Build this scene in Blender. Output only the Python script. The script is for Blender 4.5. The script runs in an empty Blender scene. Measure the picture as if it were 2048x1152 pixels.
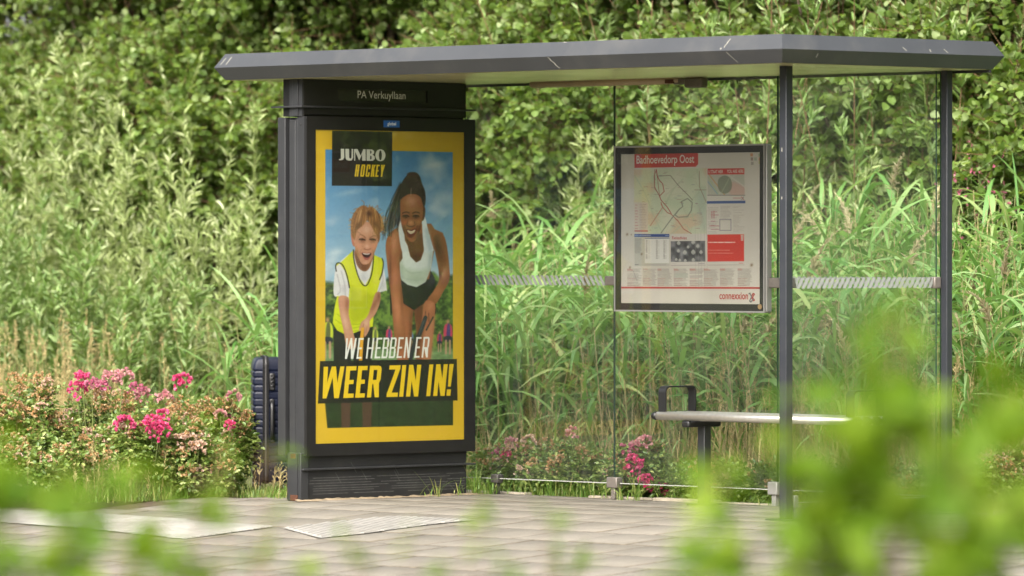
import bpy, bmesh, math, random
import numpy as np
from mathutils import Vector, Matrix
R = math.radians
sc = bpy.context.scene
col = sc.collection

# ---------------------------------------------------------------- camera (long lens, from across the road)
FPX, CAMZ, HOR, TH, AX, AY = 11835.88, 1.3674, 498.76, .8057, -1.1133, 32.0915   # focal px at 2048 wide, height, horizon row, shelter heading, shelter corner
cam = bpy.data.cameras.new('camera'); cam.sensor_width = 36; cam.lens = 36*FPX/2048
cam.clip_start = .1; cam.clip_end = 2000
cam.dof.use_dof = True; cam.dof.focus_distance = 31.5; cam.dof.aperture_fstop = 2.7; cam.dof.aperture_blades = 9
co = bpy.data.objects.new('camera', cam); col.objects.link(co)
co.location = (0, 0, CAMZ); co.rotation_euler = (math.pi/2 - math.atan((576-HOR)/FPX), 0, 0)
sc.camera = co

# ---------------------------------------------------------------- light: bright overcast, sun veiled, from the left front
SUN_EL, SUN_AZ = R(46), R(200)          # azimuth clockwise from +Y
wd = bpy.data.worlds.new('World'); sc.world = wd; wd.use_nodes = True
nt = wd.node_tree; bg = nt.nodes['Background']
sky = nt.nodes.new('ShaderNodeTexSky'); sky.sky_type = 'NISHITA'; sky.sun_disc = False
sky.sun_elevation = SUN_EL; sky.sun_rotation = SUN_AZ; sky.air_density = 1.0; sky.dust_density = 6.0; sky.ozone_density = .6
hs = nt.nodes.new('ShaderNodeHueSaturation'); hs.inputs['Saturation'].default_value = .45     # veiled by cloud: paler than a clear sky
nt.links.new(sky.outputs[0], hs.inputs['Color']); nt.links.new(hs.outputs[0], bg.inputs[0]); bg.inputs[1].default_value = .15
sun = bpy.data.lights.new('sun', 'SUN'); sun.energy = 1.5; sun.angle = R(70); sun.color = (1, .94, .80)
so = bpy.data.objects.new('sun', sun); col.objects.link(so)
dv = Vector((math.sin(SUN_AZ)*math.cos(SUN_EL), math.cos(SUN_AZ)*math.cos(SUN_EL), math.sin(SUN_EL)))
so.rotation_euler = dv.to_track_quat('Z', 'Y').to_euler()
sc.view_settings.view_transform = 'Standard'; sc.view_settings.look = 'None'
sc.view_settings.exposure = 1.95; sc.view_settings.gamma = 1
sc.render.engine = 'CYCLES'
sc.cycles.max_bounces = 10; sc.cycles.transparent_max_bounces = 24; sc.cycles.diffuse_bounces = 5; sc.cycles.transmission_bounces = 4; sc.cycles.glossy_bounces = 4
sc.cycles.sample_clamp_indirect = 4; sc.cycles.caustics_reflective = False; sc.cycles.caustics_refractive = False
sc.cycles.use_denoising = True; sc.cycles.use_adaptive_sampling = False

# ---------------------------------------------------------------- shelter frame: s along the back wall (towards the road end), q across it
D1 = np.array((math.cos(TH), -math.sin(TH))); D2 = np.array((math.sin(TH), math.cos(TH))); A0 = np.array((AX, AY))
def W(s, q, z=0): v = A0 + s*D1 + q*D2; return Vector((v[0], v[1], z))
def gp(px, py, z=0):
    """point of the level z seen at photo position px, py -> world x, y"""
    y = FPX*(CAMZ-z)/(py-HOR); return ((px-1024)/FPX*y, y)
def gx(px, y): return (px-1024)/FPX*y
def to_sq(x, y): v = np.array((x, y))-A0; return float(v@D1), float(v@D2)

# ---------------------------------------------------------------- materials
def mat(name, base=(.5, .5, .5), rough=.5, metal=0, spec=.5, var=0, scale=8, bump=0, coat=0, dirt=None, dscale=3, dcol=(.2, .17, .13)):
    m = bpy.data.materials.new(name); m.use_nodes = True; n = m.node_tree.nodes; l = m.node_tree.links
    b = n['Principled BSDF']; b.inputs['Roughness'].default_value = rough; b.inputs['Metallic'].default_value = metal
    b.inputs['Specular IOR Level'].default_value = spec; b.inputs['Base Color'].default_value = (*base, 1); b.inputs['Coat Weight'].default_value = coat
    if var or bump or dirt:
        tc = n.new('ShaderNodeTexCoord'); nz = n.new('ShaderNodeTexNoise'); nz.inputs['Scale'].default_value = scale; nz.inputs['Detail'].default_value = 6
        l.new(tc.outputs['Object'], nz.inputs['Vector'])
        out = None
        if var:
            rp = n.new('ShaderNodeValToRGB'); rp.color_ramp.elements[0].position = .3; rp.color_ramp.elements[1].position = .7
            rp.color_ramp.elements[0].color = (*[c*(1-var) for c in base], 1); rp.color_ramp.elements[1].color = (*[min(1, c*(1+var)) for c in base], 1)
            l.new(nz.outputs['Fac'], rp.inputs[0]); out = rp.outputs[0]; l.new(out, b.inputs['Base Color'])
        if dirt:
            n2 = n.new('ShaderNodeTexNoise'); n2.inputs['Scale'].default_value = dscale; n2.inputs['Detail'].default_value = 8; n2.inputs['Roughness'].default_value = .7
            l.new(tc.outputs['Object'], n2.inputs['Vector'])
            r2 = n.new('ShaderNodeValToRGB'); r2.color_ramp.elements[0].position = .5; r2.color_ramp.elements[1].position = .78
            r2.color_ramp.elements[1].color = (dirt, dirt, dirt, 1)
            l.new(n2.outputs['Fac'], r2.inputs[0])
            mx = n.new('ShaderNodeMixRGB'); mx.inputs[2].default_value = (*dcol, 1); l.new(r2.outputs[0], mx.inputs[0])
            if out: l.new(out, mx.inputs[1])
            else: mx.inputs[1].default_value = (*base, 1)
            l.new(mx.outputs[0], b.inputs['Base Color'])
        if bump:
            bp = n.new('ShaderNodeBump'); bp.inputs['Strength'].default_value = bump; bp.inputs['Distance'].default_value = .01
            l.new(nz.outputs['Fac'], bp.inputs['Height']); l.new(bp.outputs[0], b.inputs['Normal'])
    return m

def leaf_mat(name, cols, trans=(.3, .4, .06), tw=.4, rough=.42, spec=.45, clump=0.0, cscale=1.5):
    """foliage: every leaf (mesh island) its own tint; light also passes through it"""
    m = bpy.data.materials.new(name); m.use_nodes = True; n = m.node_tree.nodes; l = m.node_tree.links
    b = n['Principled BSDF']; b.inputs['Roughness'].default_value = rough; b.inputs['Specular IOR Level'].default_value = spec
    g = n.new('ShaderNodeNewGeometry'); rp = n.new('ShaderNodeValToRGB'); e = rp.color_ramp.elements
    e[0].color = (*cols[0], 1); e[0].position = 0; e[1].color = (*cols[-1], 1); e[1].position = 1
    for i, c in enumerate(cols[1:-1]): x = e.new((i+1)/(len(cols)-1)); x.color = (*c, 1)
    fac = g.outputs['Random Per Island']
    if clump:
        tc = n.new('ShaderNodeTexCoord'); nz = n.new('ShaderNodeTexNoise'); nz.inputs['Scale'].default_value = cscale; nz.inputs['Detail'].default_value = 2
        l.new(tc.outputs['Object'], nz.inputs['Vector'])
        ma = n.new('ShaderNodeMath'); ma.operation = 'MULTIPLY_ADD'; l.new(nz.outputs['Fac'], ma.inputs[0]); ma.inputs[1].default_value = clump; ma.inputs[2].default_value = -clump*.5
        ad = n.new('ShaderNodeMath'); ad.operation = 'ADD'; ad.use_clamp = True; l.new(ma.outputs[0], ad.inputs[0]); l.new(fac, ad.inputs[1]); fac = ad.outputs[0]
    l.new(fac, rp.inputs[0]); l.new(rp.outputs[0], b.inputs['Base Color'])
    t = n.new('ShaderNodeBsdfTranslucent'); mx0 = n.new('ShaderNodeMixRGB'); mx0.inputs[0].default_value = .55; mx0.inputs[2].default_value = (*trans, 1)
    l.new(rp.outputs[0], mx0.inputs[1]); l.new(mx0.outputs[0], t.inputs[0])
    mx = n.new('ShaderNodeMixShader'); mx.inputs[0].default_value = tw
    l.new(b.outputs[0], mx.inputs[1]); l.new(t.outputs[0], mx.inputs[2]); l.new(mx.outputs[0], n['Material Output'].inputs[0])
    return m

def glass_mat(name, tint=(.93, .97, .945), rough=0.0, haze=.015, boost=1.0):
    m = bpy.data.materials.new(name); m.use_nodes = True; n = m.node_tree.nodes; l = m.node_tree.links
    n.remove(n['Principled BSDF'])
    ge = n.new('ShaderNodeNewGeometry'); dp = n.new('ShaderNodeVectorMath'); dp.operation = 'DOT_PRODUCT'; l.new(ge.outputs['Normal'], dp.inputs[0]); l.new(ge.outputs['Incoming'], dp.inputs[1])
    ab = n.new('ShaderNodeMath'); ab.operation = 'ABSOLUTE'; l.new(dp.outputs['Value'], ab.inputs[0])          # Schlick reflectance, the same from both sides of the thin pane
    om = n.new('ShaderNodeMath'); om.operation = 'SUBTRACT'; om.inputs[0].default_value = 1; om.use_clamp = True; l.new(ab.outputs[0], om.inputs[1])
    pw = n.new('ShaderNodeMath'); pw.operation = 'POWER'; pw.inputs[1].default_value = 5; l.new(om.outputs[0], pw.inputs[0])
    fr = n.new('ShaderNodeMath'); fr.operation = 'MULTIPLY_ADD'; fr.inputs[1].default_value = .96; fr.inputs[2].default_value = .04; l.new(pw.outputs[0], fr.inputs[0])
    tr = n.new('ShaderNodeBsdfTransparent'); tr.inputs[0].default_value = (*tint, 1)
    gl = n.new('ShaderNodeBsdfGlossy'); gl.inputs['Roughness'].default_value = rough
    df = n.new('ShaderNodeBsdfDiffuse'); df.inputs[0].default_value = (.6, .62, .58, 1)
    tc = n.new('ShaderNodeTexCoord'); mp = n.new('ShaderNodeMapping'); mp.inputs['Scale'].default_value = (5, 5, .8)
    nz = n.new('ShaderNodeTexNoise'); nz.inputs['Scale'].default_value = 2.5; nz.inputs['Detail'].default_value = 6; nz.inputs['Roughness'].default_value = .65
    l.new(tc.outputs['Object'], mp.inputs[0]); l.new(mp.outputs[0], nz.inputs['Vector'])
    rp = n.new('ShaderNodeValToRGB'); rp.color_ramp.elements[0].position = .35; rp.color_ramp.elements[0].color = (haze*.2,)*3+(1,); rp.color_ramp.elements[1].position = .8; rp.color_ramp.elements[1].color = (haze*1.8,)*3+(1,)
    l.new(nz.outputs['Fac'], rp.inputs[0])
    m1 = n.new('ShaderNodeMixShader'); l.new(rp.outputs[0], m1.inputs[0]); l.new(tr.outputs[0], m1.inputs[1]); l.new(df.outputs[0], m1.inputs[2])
    m2 = n.new('ShaderNodeMixShader'); l.new(fr.outputs[0], m2.inputs[0]); l.new(m1.outputs[0], m2.inputs[1]); l.new(gl.outputs[0], m2.inputs[2])
    l.new(m2.outputs[0], n['Material Output'].inputs[0]); return m

def print_mat(name, gain=.8, rough=.45, att='print'):
    m = bpy.data.materials.new(name); m.use_nodes = True; n = m.node_tree.nodes; l = m.node_tree.links
    b = n['Principled BSDF']; b.inputs['Roughness'].default_value = rough; b.inputs['Specular IOR Level'].default_value = .3
    a = n.new('ShaderNodeVertexColor'); a.layer_name = att
    l.new(a.outputs[0], b.inputs['Base Color']); return m

ANTH = mat('anthracite_paint', (.019, .0195, .021), .45, 0, .4, .12, 6, 0, 0, .3, 5, (.05, .05, .047))
ANTHD = mat('dark_frame_paint', (.0075, .007, .007), .42, 0, .35, .15, 9, 0, 0, .2, 7, (.03, .027, .025))
PLINTH = mat('plinth_paint', (.012, .012, .0125), .5, 0, .35, .2, 4, .1, 0, .4, 6, (.035, .032, .028))
FASCIA = mat('fascia_paint', (.026, .0275, .0295), .42, 0, .5, .1, 3, 0, 0, .5, 2.2, (.075, .072, .062))
ROOFTOP = mat('roof_felt', (.12, .12, .12), .8, 0, .3, .2, 3)
SOFFIT = mat('soffit_board', (.52, .48, .28), .24, 0, .45, .1, 2)
RUBBER = mat('black_rubber', (.012, .012, .012), .6)
CREAM = mat('tan_lamp_housing', (.36, .27, .17), .45, 0, .4, .1, 12)
BROWN = mat('brown_sensor_housing', (.10, .085, .065), .45, 0, .4, .2, 20)
RUST = mat('rust', (.06, .025, .014), .85, 0, .2, .4, 30, .3)
DROP = mat('bird_dropping', (.2, .195, .17), .8, 0, .2, .1, 30)
CLAMP = mat('clamp_metal', (.17, .15, .135), .42, .5, .5, .12, 30, 0, 0, .4, 12)
CLAMPD = mat('dark_clamp_metal', (.05, .045, .042), .5, .3, .5, .2, 30)
STEEL = mat('brushed_stainless', (.62, .59, .54), .36, .85, .5, .06, 40)
BLACKP = mat('black_plastic', (.0075, .0075, .008), .4, 0, .5, .1, 20)
ALU = mat('anodised_aluminium', (.24, .235, .22), .45, .4, .5, .06, 10, 0, 0, .2, 8)
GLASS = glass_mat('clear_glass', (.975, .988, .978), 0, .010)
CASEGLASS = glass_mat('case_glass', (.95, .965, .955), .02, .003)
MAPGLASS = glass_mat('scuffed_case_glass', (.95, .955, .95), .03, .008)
GEDGE = mat('green_glass_edge', (.02, .05, .03), .2, 0, .6)
FILM = mat('white_film', (.21, .22, .205), .6, 0, .3, .05, 20)
PLATE = mat('dark_sign_glass', (.02, .021, .018), .18, 0, .5, .2, 10)
SIGNW = mat('sign_lettering', (.55, .54, .5), .5)
STICK = mat('blue_sticker', (.012, .09, .32), .4)
STICKW = mat('sticker_lettering', (.72, .76, .8), .5)
NAVY = mat('navy_shell', (.004, .006, .0165), .42, 0, .22, .12, 8, 0, 0, .1, 20, (.014, .017, .03))
ZIP = mat('black_zip', (.005, .005, .0055), .7, 0, .15)

# ---------------------------------------------------------------- mesh helpers
def bm_new(): return bmesh.new()
def bx(bm, x0, x1, y0, y1, z0, z1, bev=0, mi=0, seg=2):
    vs = [bm.verts.new((x, y, z)) for z in (z0, z1) for x, y in ((x0, y0), (x1, y0), (x1, y1), (x0, y1))]
    F = [(0, 3, 2, 1), (4, 5, 6, 7), (0, 1, 5, 4), (1, 2, 6, 5), (2, 3, 7, 6), (3, 0, 4, 7)]
    fs = [bm.faces.new([vs[i] for i in f]) for f in F]
    for f in fs: f.material_index = mi
    if bev:
        es = list({e for f in fs for e in f.edges})
        r = bmesh.ops.bevel(bm, geom=es, offset=bev, segments=seg, affect='EDGES', profile=.5)
        for f in r['faces']: f.material_index = mi; f.smooth = True
def pr(bm, pts, z0, z1, ax=2, mi=0, cap=True):
    """prism of an outline; ax = axis of extrusion (0, 1, 2), outline in the other two in cyclic order"""
    def P(a, b, c): return {2: (a, b, c), 0: (c, a, b), 1: (b, c, a)}[ax]
    lo = [bm.verts.new(P(a, b, z0)) for a, b in pts]; hi = [bm.verts.new(P(a, b, z1)) for a, b in pts]; n = len(pts)
    fs = [bm.faces.new((lo[i], lo[(i+1) % n], hi[(i+1) % n], hi[i])) for i in range(n)]
    if cap: fs += [bm.faces.new(lo[::-1]), bm.faces.new(hi)]
    for f in fs: f.material_index = mi
def tube(bm, path, r, n=12, mi=0, caps=True, smooth=True):
    P = [Vector(p) for p in path]; rs = r if isinstance(r, (list, tuple)) else [r]*len(P); rings = []
    for i, p in enumerate(P):
        t = (P[min(i+1, len(P)-1)]-P[max(i-1, 0)]).normalized()
        u = t.orthogonal().normalized() if i == 0 else (u - t*u.dot(t)).normalized()
        v = t.cross(u)
        rings.append([bm.verts.new(p + (u*math.cos(a)+v*math.sin(a))*rs[i]) for a in (2*math.pi*k/n for k in range(n))])
    for a, b in zip(rings[:-1], rings[1:]):
        for k in range(n):
            f = bm.faces.new((a[k], a[(k+1) % n], b[(k+1) % n], b[k])); f.smooth = smooth; f.material_index = mi
    if caps:
        for f in (bm.faces.new(rings[0][::-1]), bm.faces.new(rings[-1])): f.material_index = mi
def strap(bm, path, w, th, side=(1, 0, 0), mi=0):
    """flat bar of width w (along side) and thickness th following path"""
    P = [Vector(p) for p in path]; sd = Vector(side); rings = []
    for i, p in enumerate(P):
        t = (P[min(i+1, len(P)-1)]-P[max(i-1, 0)]).normalized(); nn = sd.cross(t).normalized()
        rings.append([bm.verts.new(p+sd*a*w/2+nn*b*th/2) for a, b in ((-1, -1), (1, -1), (1, 1), (-1, 1))])
    for a, b in zip(rings[:-1], rings[1:]):
        for k in range(4): f = bm.faces.new((a[k], a[(k+1) % 4], b[(k+1) % 4], b[k])); f.material_index = mi
    for f in (bm.faces.new(rings[0][::-1]), bm.faces.new(rings[-1])): f.material_index = mi
def obj(name, bm, mats, parent=None, loc=None, rz=None):
    me = bpy.data.meshes.new(name)
    bmesh.ops.recalc_face_normals(bm, faces=bm.faces)
    bm.to_mesh(me); bm.free()
    for m in (mats if isinstance(mats, (list, tuple)) else [mats]): me.materials.append(m)
    o = bpy.data.objects.new(name, me); col.objects.link(o)
    if parent: o.parent = parent
    if loc is not None: o.location = loc
    if rz is not None: o.rotation_euler = (0, 0, rz)
    return o
def tag(o, label=None, cat=None, group=None, kind=None):
    if label: o['label'] = label
    if cat: o['category'] = cat
    if group: o['group'] = group
    if kind: o['kind'] = kind
    return o
def thing(name, label, cat, loc, rz=0, group=None):
    o = bpy.data.objects.new(name, None); o.empty_display_size = .1; col.objects.link(o)
    o.location = loc; o.rotation_euler = (0, 0, rz); return tag(o, label, cat, group)
def mesh_np(name, V, F, mats, parent=None, sm=False):
    """F: (n,4) or (n,3) int array, or a list of such arrays with material indices [(F, mi), ...]"""
    me = bpy.data.meshes.new(name); Fs = F if isinstance(F, list) else [(F, 0)]
    Fs = [(np.asarray(f, np.int32), m) for f, m in Fs if len(f)]
    me.vertices.add(len(V)); me.vertices.foreach_set('co', np.asarray(V, np.float32).ravel())
    nl = sum(f.size for f, _ in Fs); nf = sum(len(f) for f, _ in Fs)
    me.loops.add(nl); me.loops.foreach_set('vertex_index', np.concatenate([f.ravel() for f, _ in Fs]))
    me.polygons.add(nf); st = []; k = 0
    for f, _ in Fs: st.append(k+np.arange(len(f))*f.shape[1]); k += f.size
    me.polygons.foreach_set('loop_start', np.concatenate(st).astype(np.int32))
    me.polygons.foreach_set('material_index', np.concatenate([np.full(len(f), m, np.int32) for f, m in Fs]))
    if sm: me.polygons.foreach_set('use_smooth', np.ones(nf, bool))
    me.update(calc_edges=True)
    for m in (mats if isinstance(mats, (list, tuple)) else [mats]): me.materials.append(m)
    o = bpy.data.objects.new(name, me); col.objects.link(o)
    if parent: o.parent = parent
    return o
def text_mesh(txt, size, X, Y, origin, align='LEFT', width=None, bold=0.0, shear=0.0, ext=.0006):
    """lettering as a thin mesh laid on the plane spanned by X (reading direction) and Y (up); returns a mesh"""
    cu = bpy.data.curves.new('lettering', 'FONT'); cu.body = txt; cu.size = 1; cu.align_x = align; cu.extrude = 0; cu.offset = bold; cu.shear = shear; cu.resolution_u = 4
    o = bpy.data.objects.new('lettering', cu); col.objects.link(o)
    bpy.context.view_layer.update()
    me = bpy.data.meshes.new_from_object(o.evaluated_get(bpy.context.evaluated_depsgraph_get())); bpy.data.objects.remove(o); bpy.data.curves.remove(cu)
    co_ = np.zeros(len(me.vertices)*3, np.float32); me.vertices.foreach_get('co', co_); co_ = co_.reshape(-1, 3)
    kx = size if width is None else width/max(1e-6, co_[:, 0].max()-co_[:, 0].min())
    X, Y = np.array(X, float), np.array(Y, float); N = np.cross(X, Y)
    x0 = co_[:, 0].min() if align == 'LEFT' else 0
    P = np.array(origin, float)+np.outer((co_[:, 0]-x0)*kx, X)+np.outer(co_[:, 1]*size, Y)+N*ext
    me.vertices.foreach_set('co', P.astype(np.float32).ravel()); me.update(); return me
def text_obj(name, parent, m, *a, **k):
    me = text_mesh(*a, **k); me.materials.clear(); me.materials.append(m); me.name = name
    o = bpy.data.objects.new(name, me); col.objects.link(o); o.parent = parent; return o
def srgb_lin(c): c = np.clip(c, 0, 1); return np.where(c <= .04045, c/12.92, ((c+.055)/1.055)**2.4)
def sheet_obj(name, s, P4, m, parent, gain=1.0):
    """grid mesh of a Sheet between the corners P4 = TL, TR, BR, BL (local), colours in the attribute 'print'"""
    TL, TR, BR, BL = [np.array(p, float) for p in P4]
    u = np.linspace(0, 1, s.nu)[None, :, None]; v = np.linspace(0, 1, s.nv)[:, None, None]
    V = ((TL*(1-u)+TR*u)*(1-v)+(BL*(1-u)+BR*u)*v).reshape(-1, 3)
    i = (np.arange(s.nv-1)[:, None]*s.nu+np.arange(s.nu-1)[None]).ravel()
    o = mesh_np(name, V, np.stack([i, i+s.nu, i+s.nu+1, i+1], 1), m, parent)
    a = o.data.color_attributes.new('print', 'FLOAT_COLOR', 'POINT')
    c = np.ones((len(V), 4), np.float32); c[:, :3] = srgb_lin(s.col.reshape(-1, 3)/255)*gain
    a.data.foreach_set('color', c.ravel()); return o

# ---------------------------------------------------------------- foliage helpers (numpy)
def unit(v): return v/(np.linalg.norm(v, axis=-1, keepdims=True)+1e-9)
def leaves(pos, d, nrm, L, Wd, fold=.25, droop=.15, w1=.38, w2=.72, k2=.62):
    """flat leaves with a fold along the midrib: returns V (6n,3), quads (2n,4)"""
    n = len(pos); d = unit(d); side = unit(np.cross(d, nrm)); up = np.cross(side, d)
    L = np.broadcast_to(L, (n,))[:, None]; Wd = np.broadcast_to(Wd, (n,))[:, None]
    b = pos; t = pos+d*L-up*L*droop
    m1 = pos+d*L*w1+up*Wd*fold; m2 = pos+d*L*w2+up*(Wd*fold*k2-L*droop*.45)
    V = np.stack([b, m1-side*Wd*.5, m2-side*Wd*.5*k2, t, m2+side*Wd*.5*k2, m1+side*Wd*.5], 1).reshape(-1, 3)
    i = np.arange(n)[:, None]*6
    return V, np.concatenate([i+np.array([[0, 3, 2, 1]]), i+np.array([[0, 5, 4, 3]])])
def blades(pos, az, el, L, Wd, droop, seg=5, roll=0.0):
    """arching strips: grass and reed leaves; V ((seg+1)*2 n,3), quads"""
    n = len(pos); f = lambda a: np.broadcast_to(np.asarray(a, float), (n,))[:, None]
    az, el, L, Wd, droop, roll = map(f, (az, el, L, Wd, droop, roll))
    t = np.linspace(0, 1, seg+1)[None]
    h = L*(t*np.cos(el) + .25*droop*t*t); z = L*(t*np.sin(el) - droop*t*t)
    c = np.stack([pos[:, :1]+h*np.cos(az), pos[:, 1:2]+h*np.sin(az), pos[:, 2:3]+z], -1)
    sd = np.stack([-np.sin(az)*np.cos(roll), np.cos(az)*np.cos(roll), np.sin(roll)], -1)
    w = (Wd*.5*np.clip(np.minimum(.55+2.2*t, 1.25*(1-t)**.75+.02), .02, 1))[..., None]
    V = np.stack([c-sd*w, c+sd*w], 2).reshape(-1, 3)
    b = (np.arange(n)[:, None]*(seg+1)*2+np.arange(seg)[None]*2).ravel()[:, None]
    return V, b+np.array([[0, 1, 3, 2]])
def stalks(P0, P1, r0, r1, bend=None, seg=3, n=4):
    """thin tapered stems from P0 to P1"""
    m = len(P0); t = np.linspace(0, 1, seg+1)[None, :, None]
    c = P0[:, None]*(1-t)+P1[:, None]*t
    if bend is not None: c = c+bend[:, None]*(t*(1-t)*4)
    d = unit(P1-P0); ref = np.where(np.abs(d[:, 2:3]) > .9, np.array([[1., 0, 0]]), np.array([[0, 0, 1.]])); u = unit(np.cross(d, ref)); v = np.cross(d, u)
    a = np.arange(n)*2*np.pi/n; ring = np.cos(a)[None, None, :, None]*u[:, None, None]+np.sin(a)[None, None, :, None]*v[:, None, None]
    r0, r1 = [np.broadcast_to(x, (m,))[:, None, None, None] for x in (r0, r1)]
    V = (c[:, :, None]+ring*(r0*(1-t[..., None])+r1*t[..., None])).reshape(-1, 3)
    base = (np.arange(m)[:, None, None]*(seg+1)*n+np.arange(seg)[None, :, None]*n+np.arange(n)[None, None]).ravel()
    k = np.tile(np.arange(n), m*seg); nx = base-k+(k+1) % n
    return V, np.stack([base, nx, nx+n, base+n], 1)
def join(parts):
    """[(V, F, mi)] -> V, [(F, mi)]"""
    V = []; F = []; k = 0
    for v, f, mi in parts: V.append(v); F.append((f+k, mi)); k += len(v)
    return np.concatenate(V), F
def rdir(rs, n, up=0.0):
    v = rs.randn(n, 3); v = unit(v); v[:, 2] += up; return unit(v)
# ---------------------------------------------------------------- painter: colours of printed sheets, one colour per mesh vertex
def smooth_loop(pts, n=5, closed=True):
    P = np.array(pts, float); m = len(P); out = []
    rng_ = range(m) if closed else range(m - 1)
    for i in rng_:
        if closed: a, b, c, d = P[i-1], P[i], P[(i+1) % m], P[(i+2) % m]
        else: a, b, c, d = P[max(i-1, 0)], P[i], P[i+1], P[min(i+2, m-1)]
        for k in range(n):
            t = k / n
            out.append(.5*((2*b) + (c-a)*t + (2*a-5*b+4*c-d)*t*t + (3*b-a-3*c+d)*t**3))
    if not closed: out.append(P[-1])
    return np.array(out)

class Sheet:
    """A printed sheet: SX, SY hold the drawing coordinates of every vertex, col its sRGB colour (0..255)."""
    def __init__(s, corners, nu, nv):
        TL, TR, BR, BL = [np.array(c, float) for c in corners]
        u = np.linspace(0, 1, nu)[None, :, None]; v = np.linspace(0, 1, nv)[:, None, None]
        XY = (TL*(1-u) + TR*u)*(1-v) + (BL*(1-u) + BR*u)*v
        s.SX, s.SY = XY[..., 0], XY[..., 1]; s.nu, s.nv = nu, nv
        s.col = np.zeros((nv, nu, 3)); s.mask = None
        s.rs = np.random.RandomState(5)
    def win(s, x0, y0, x1, y1):
        sel = (s.SX >= x0) & (s.SX <= x1) & (s.SY >= y0) & (s.SY <= y1)
        r = np.where(sel.any(1))[0]; c = np.where(sel.any(0))[0]
        if len(r) == 0 or len(c) == 0: return None
        return slice(r[0], r[-1]+1), slice(c[0], c[-1]+1)
    def put(s, W, a, color, clip):
        if clip is not None: a = a*clip[W]
        a = a[..., None]; s.col[W] = s.col[W]*(1-a) + np.array(color, float)*a
    def cover(s, P, soft):
        """coverage of polygon P on its window"""
        W = s.win(P[:, 0].min()-2*soft-1, P[:, 1].min()-2*soft-1, P[:, 0].max()+2*soft+1, P[:, 1].max()+2*soft+1)
        if W is None: return None, None
        X, Y = s.SX[W], s.SY[W]; d2 = np.full(X.shape, 1e9); ins = np.zeros(X.shape, bool)
        for (ax, ay), (bx, by) in zip(P, np.roll(P, -1, 0)):
            ex, ey = bx-ax, by-ay; L = ex*ex+ey*ey+1e-9
            t = np.clip(((X-ax)*ex + (Y-ay)*ey)/L, 0, 1)
            d2 = np.minimum(d2, (X-ax-t*ex)**2 + (Y-ay-t*ey)**2)
            c = (ay > Y) != (by > Y)
            ins ^= c & (X < (bx-ax)*(Y-ay)/(by-ay+1e-12) + ax)
        d = np.sqrt(d2)*np.where(ins, 1, -1)
        return W, np.clip(.5 + d/(2*soft), 0, 1)
    def poly(s, pts, color, soft=.6, alpha=1, sm=True, clip=None):
        P = smooth_loop(pts) if sm else np.array(pts, float)
        W, a = s.cover(P, soft)
        if W is None: return None
        s.put(W, a*alpha, color, clip)
        m = np.zeros(s.SX.shape); m[W] = a; return m
    def line(s, pts, w, color, alpha=1, soft=.5, sm=True, clip=None):
        P = smooth_loop(pts, 4, False) if sm and len(pts) > 2 else np.array(pts, float)
        W = s.win(P[:, 0].min()-w-1, P[:, 1].min()-w-1, P[:, 0].max()+w+1, P[:, 1].max()+w+1)
        if W is None: return
        X, Y = s.SX[W], s.SY[W]; d2 = np.full(X.shape, 1e9)
        for (ax, ay), (bx, by) in zip(P[:-1], P[1:]):
            ex, ey = bx-ax, by-ay; L = ex*ex+ey*ey+1e-9
            t = np.clip(((X-ax)*ex + (Y-ay)*ey)/L, 0, 1)
            d2 = np.minimum(d2, (X-ax-t*ex)**2 + (Y-ay-t*ey)**2)
        s.put(W, np.clip(.5 + (w/2-np.sqrt(d2))/(2*soft), 0, 1)*alpha, color, clip)
    def blob(s, cx, cy, rx, ry, color, alpha=.5, rot=0, clip=None):
        R = max(rx, ry)*2.2; W = s.win(cx-R, cy-R, cx+R, cy+R)
        if W is None: return
        X, Y = s.SX[W]-cx, s.SY[W]-cy; c, n = math.cos(rot), math.sin(rot)
        q = ((X*c+Y*n)/rx)**2 + ((Y*c-X*n)/ry)**2
        s.put(W, np.exp(-q*1.2)*alpha, color, clip)
    def rect(s, x0, y0, x1, y1, color, alpha=1, soft=.4, clip=None):
        return s.poly([(x0, y0), (x1, y0), (x1, y1), (x0, y1)], color, soft, alpha, False, clip)

def at_(o, sc):
    return lambda *p: [(o[0]+p[i]/sc, o[1]+p[i+1]/sc) for i in range(0, len(p), 2)]

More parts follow.
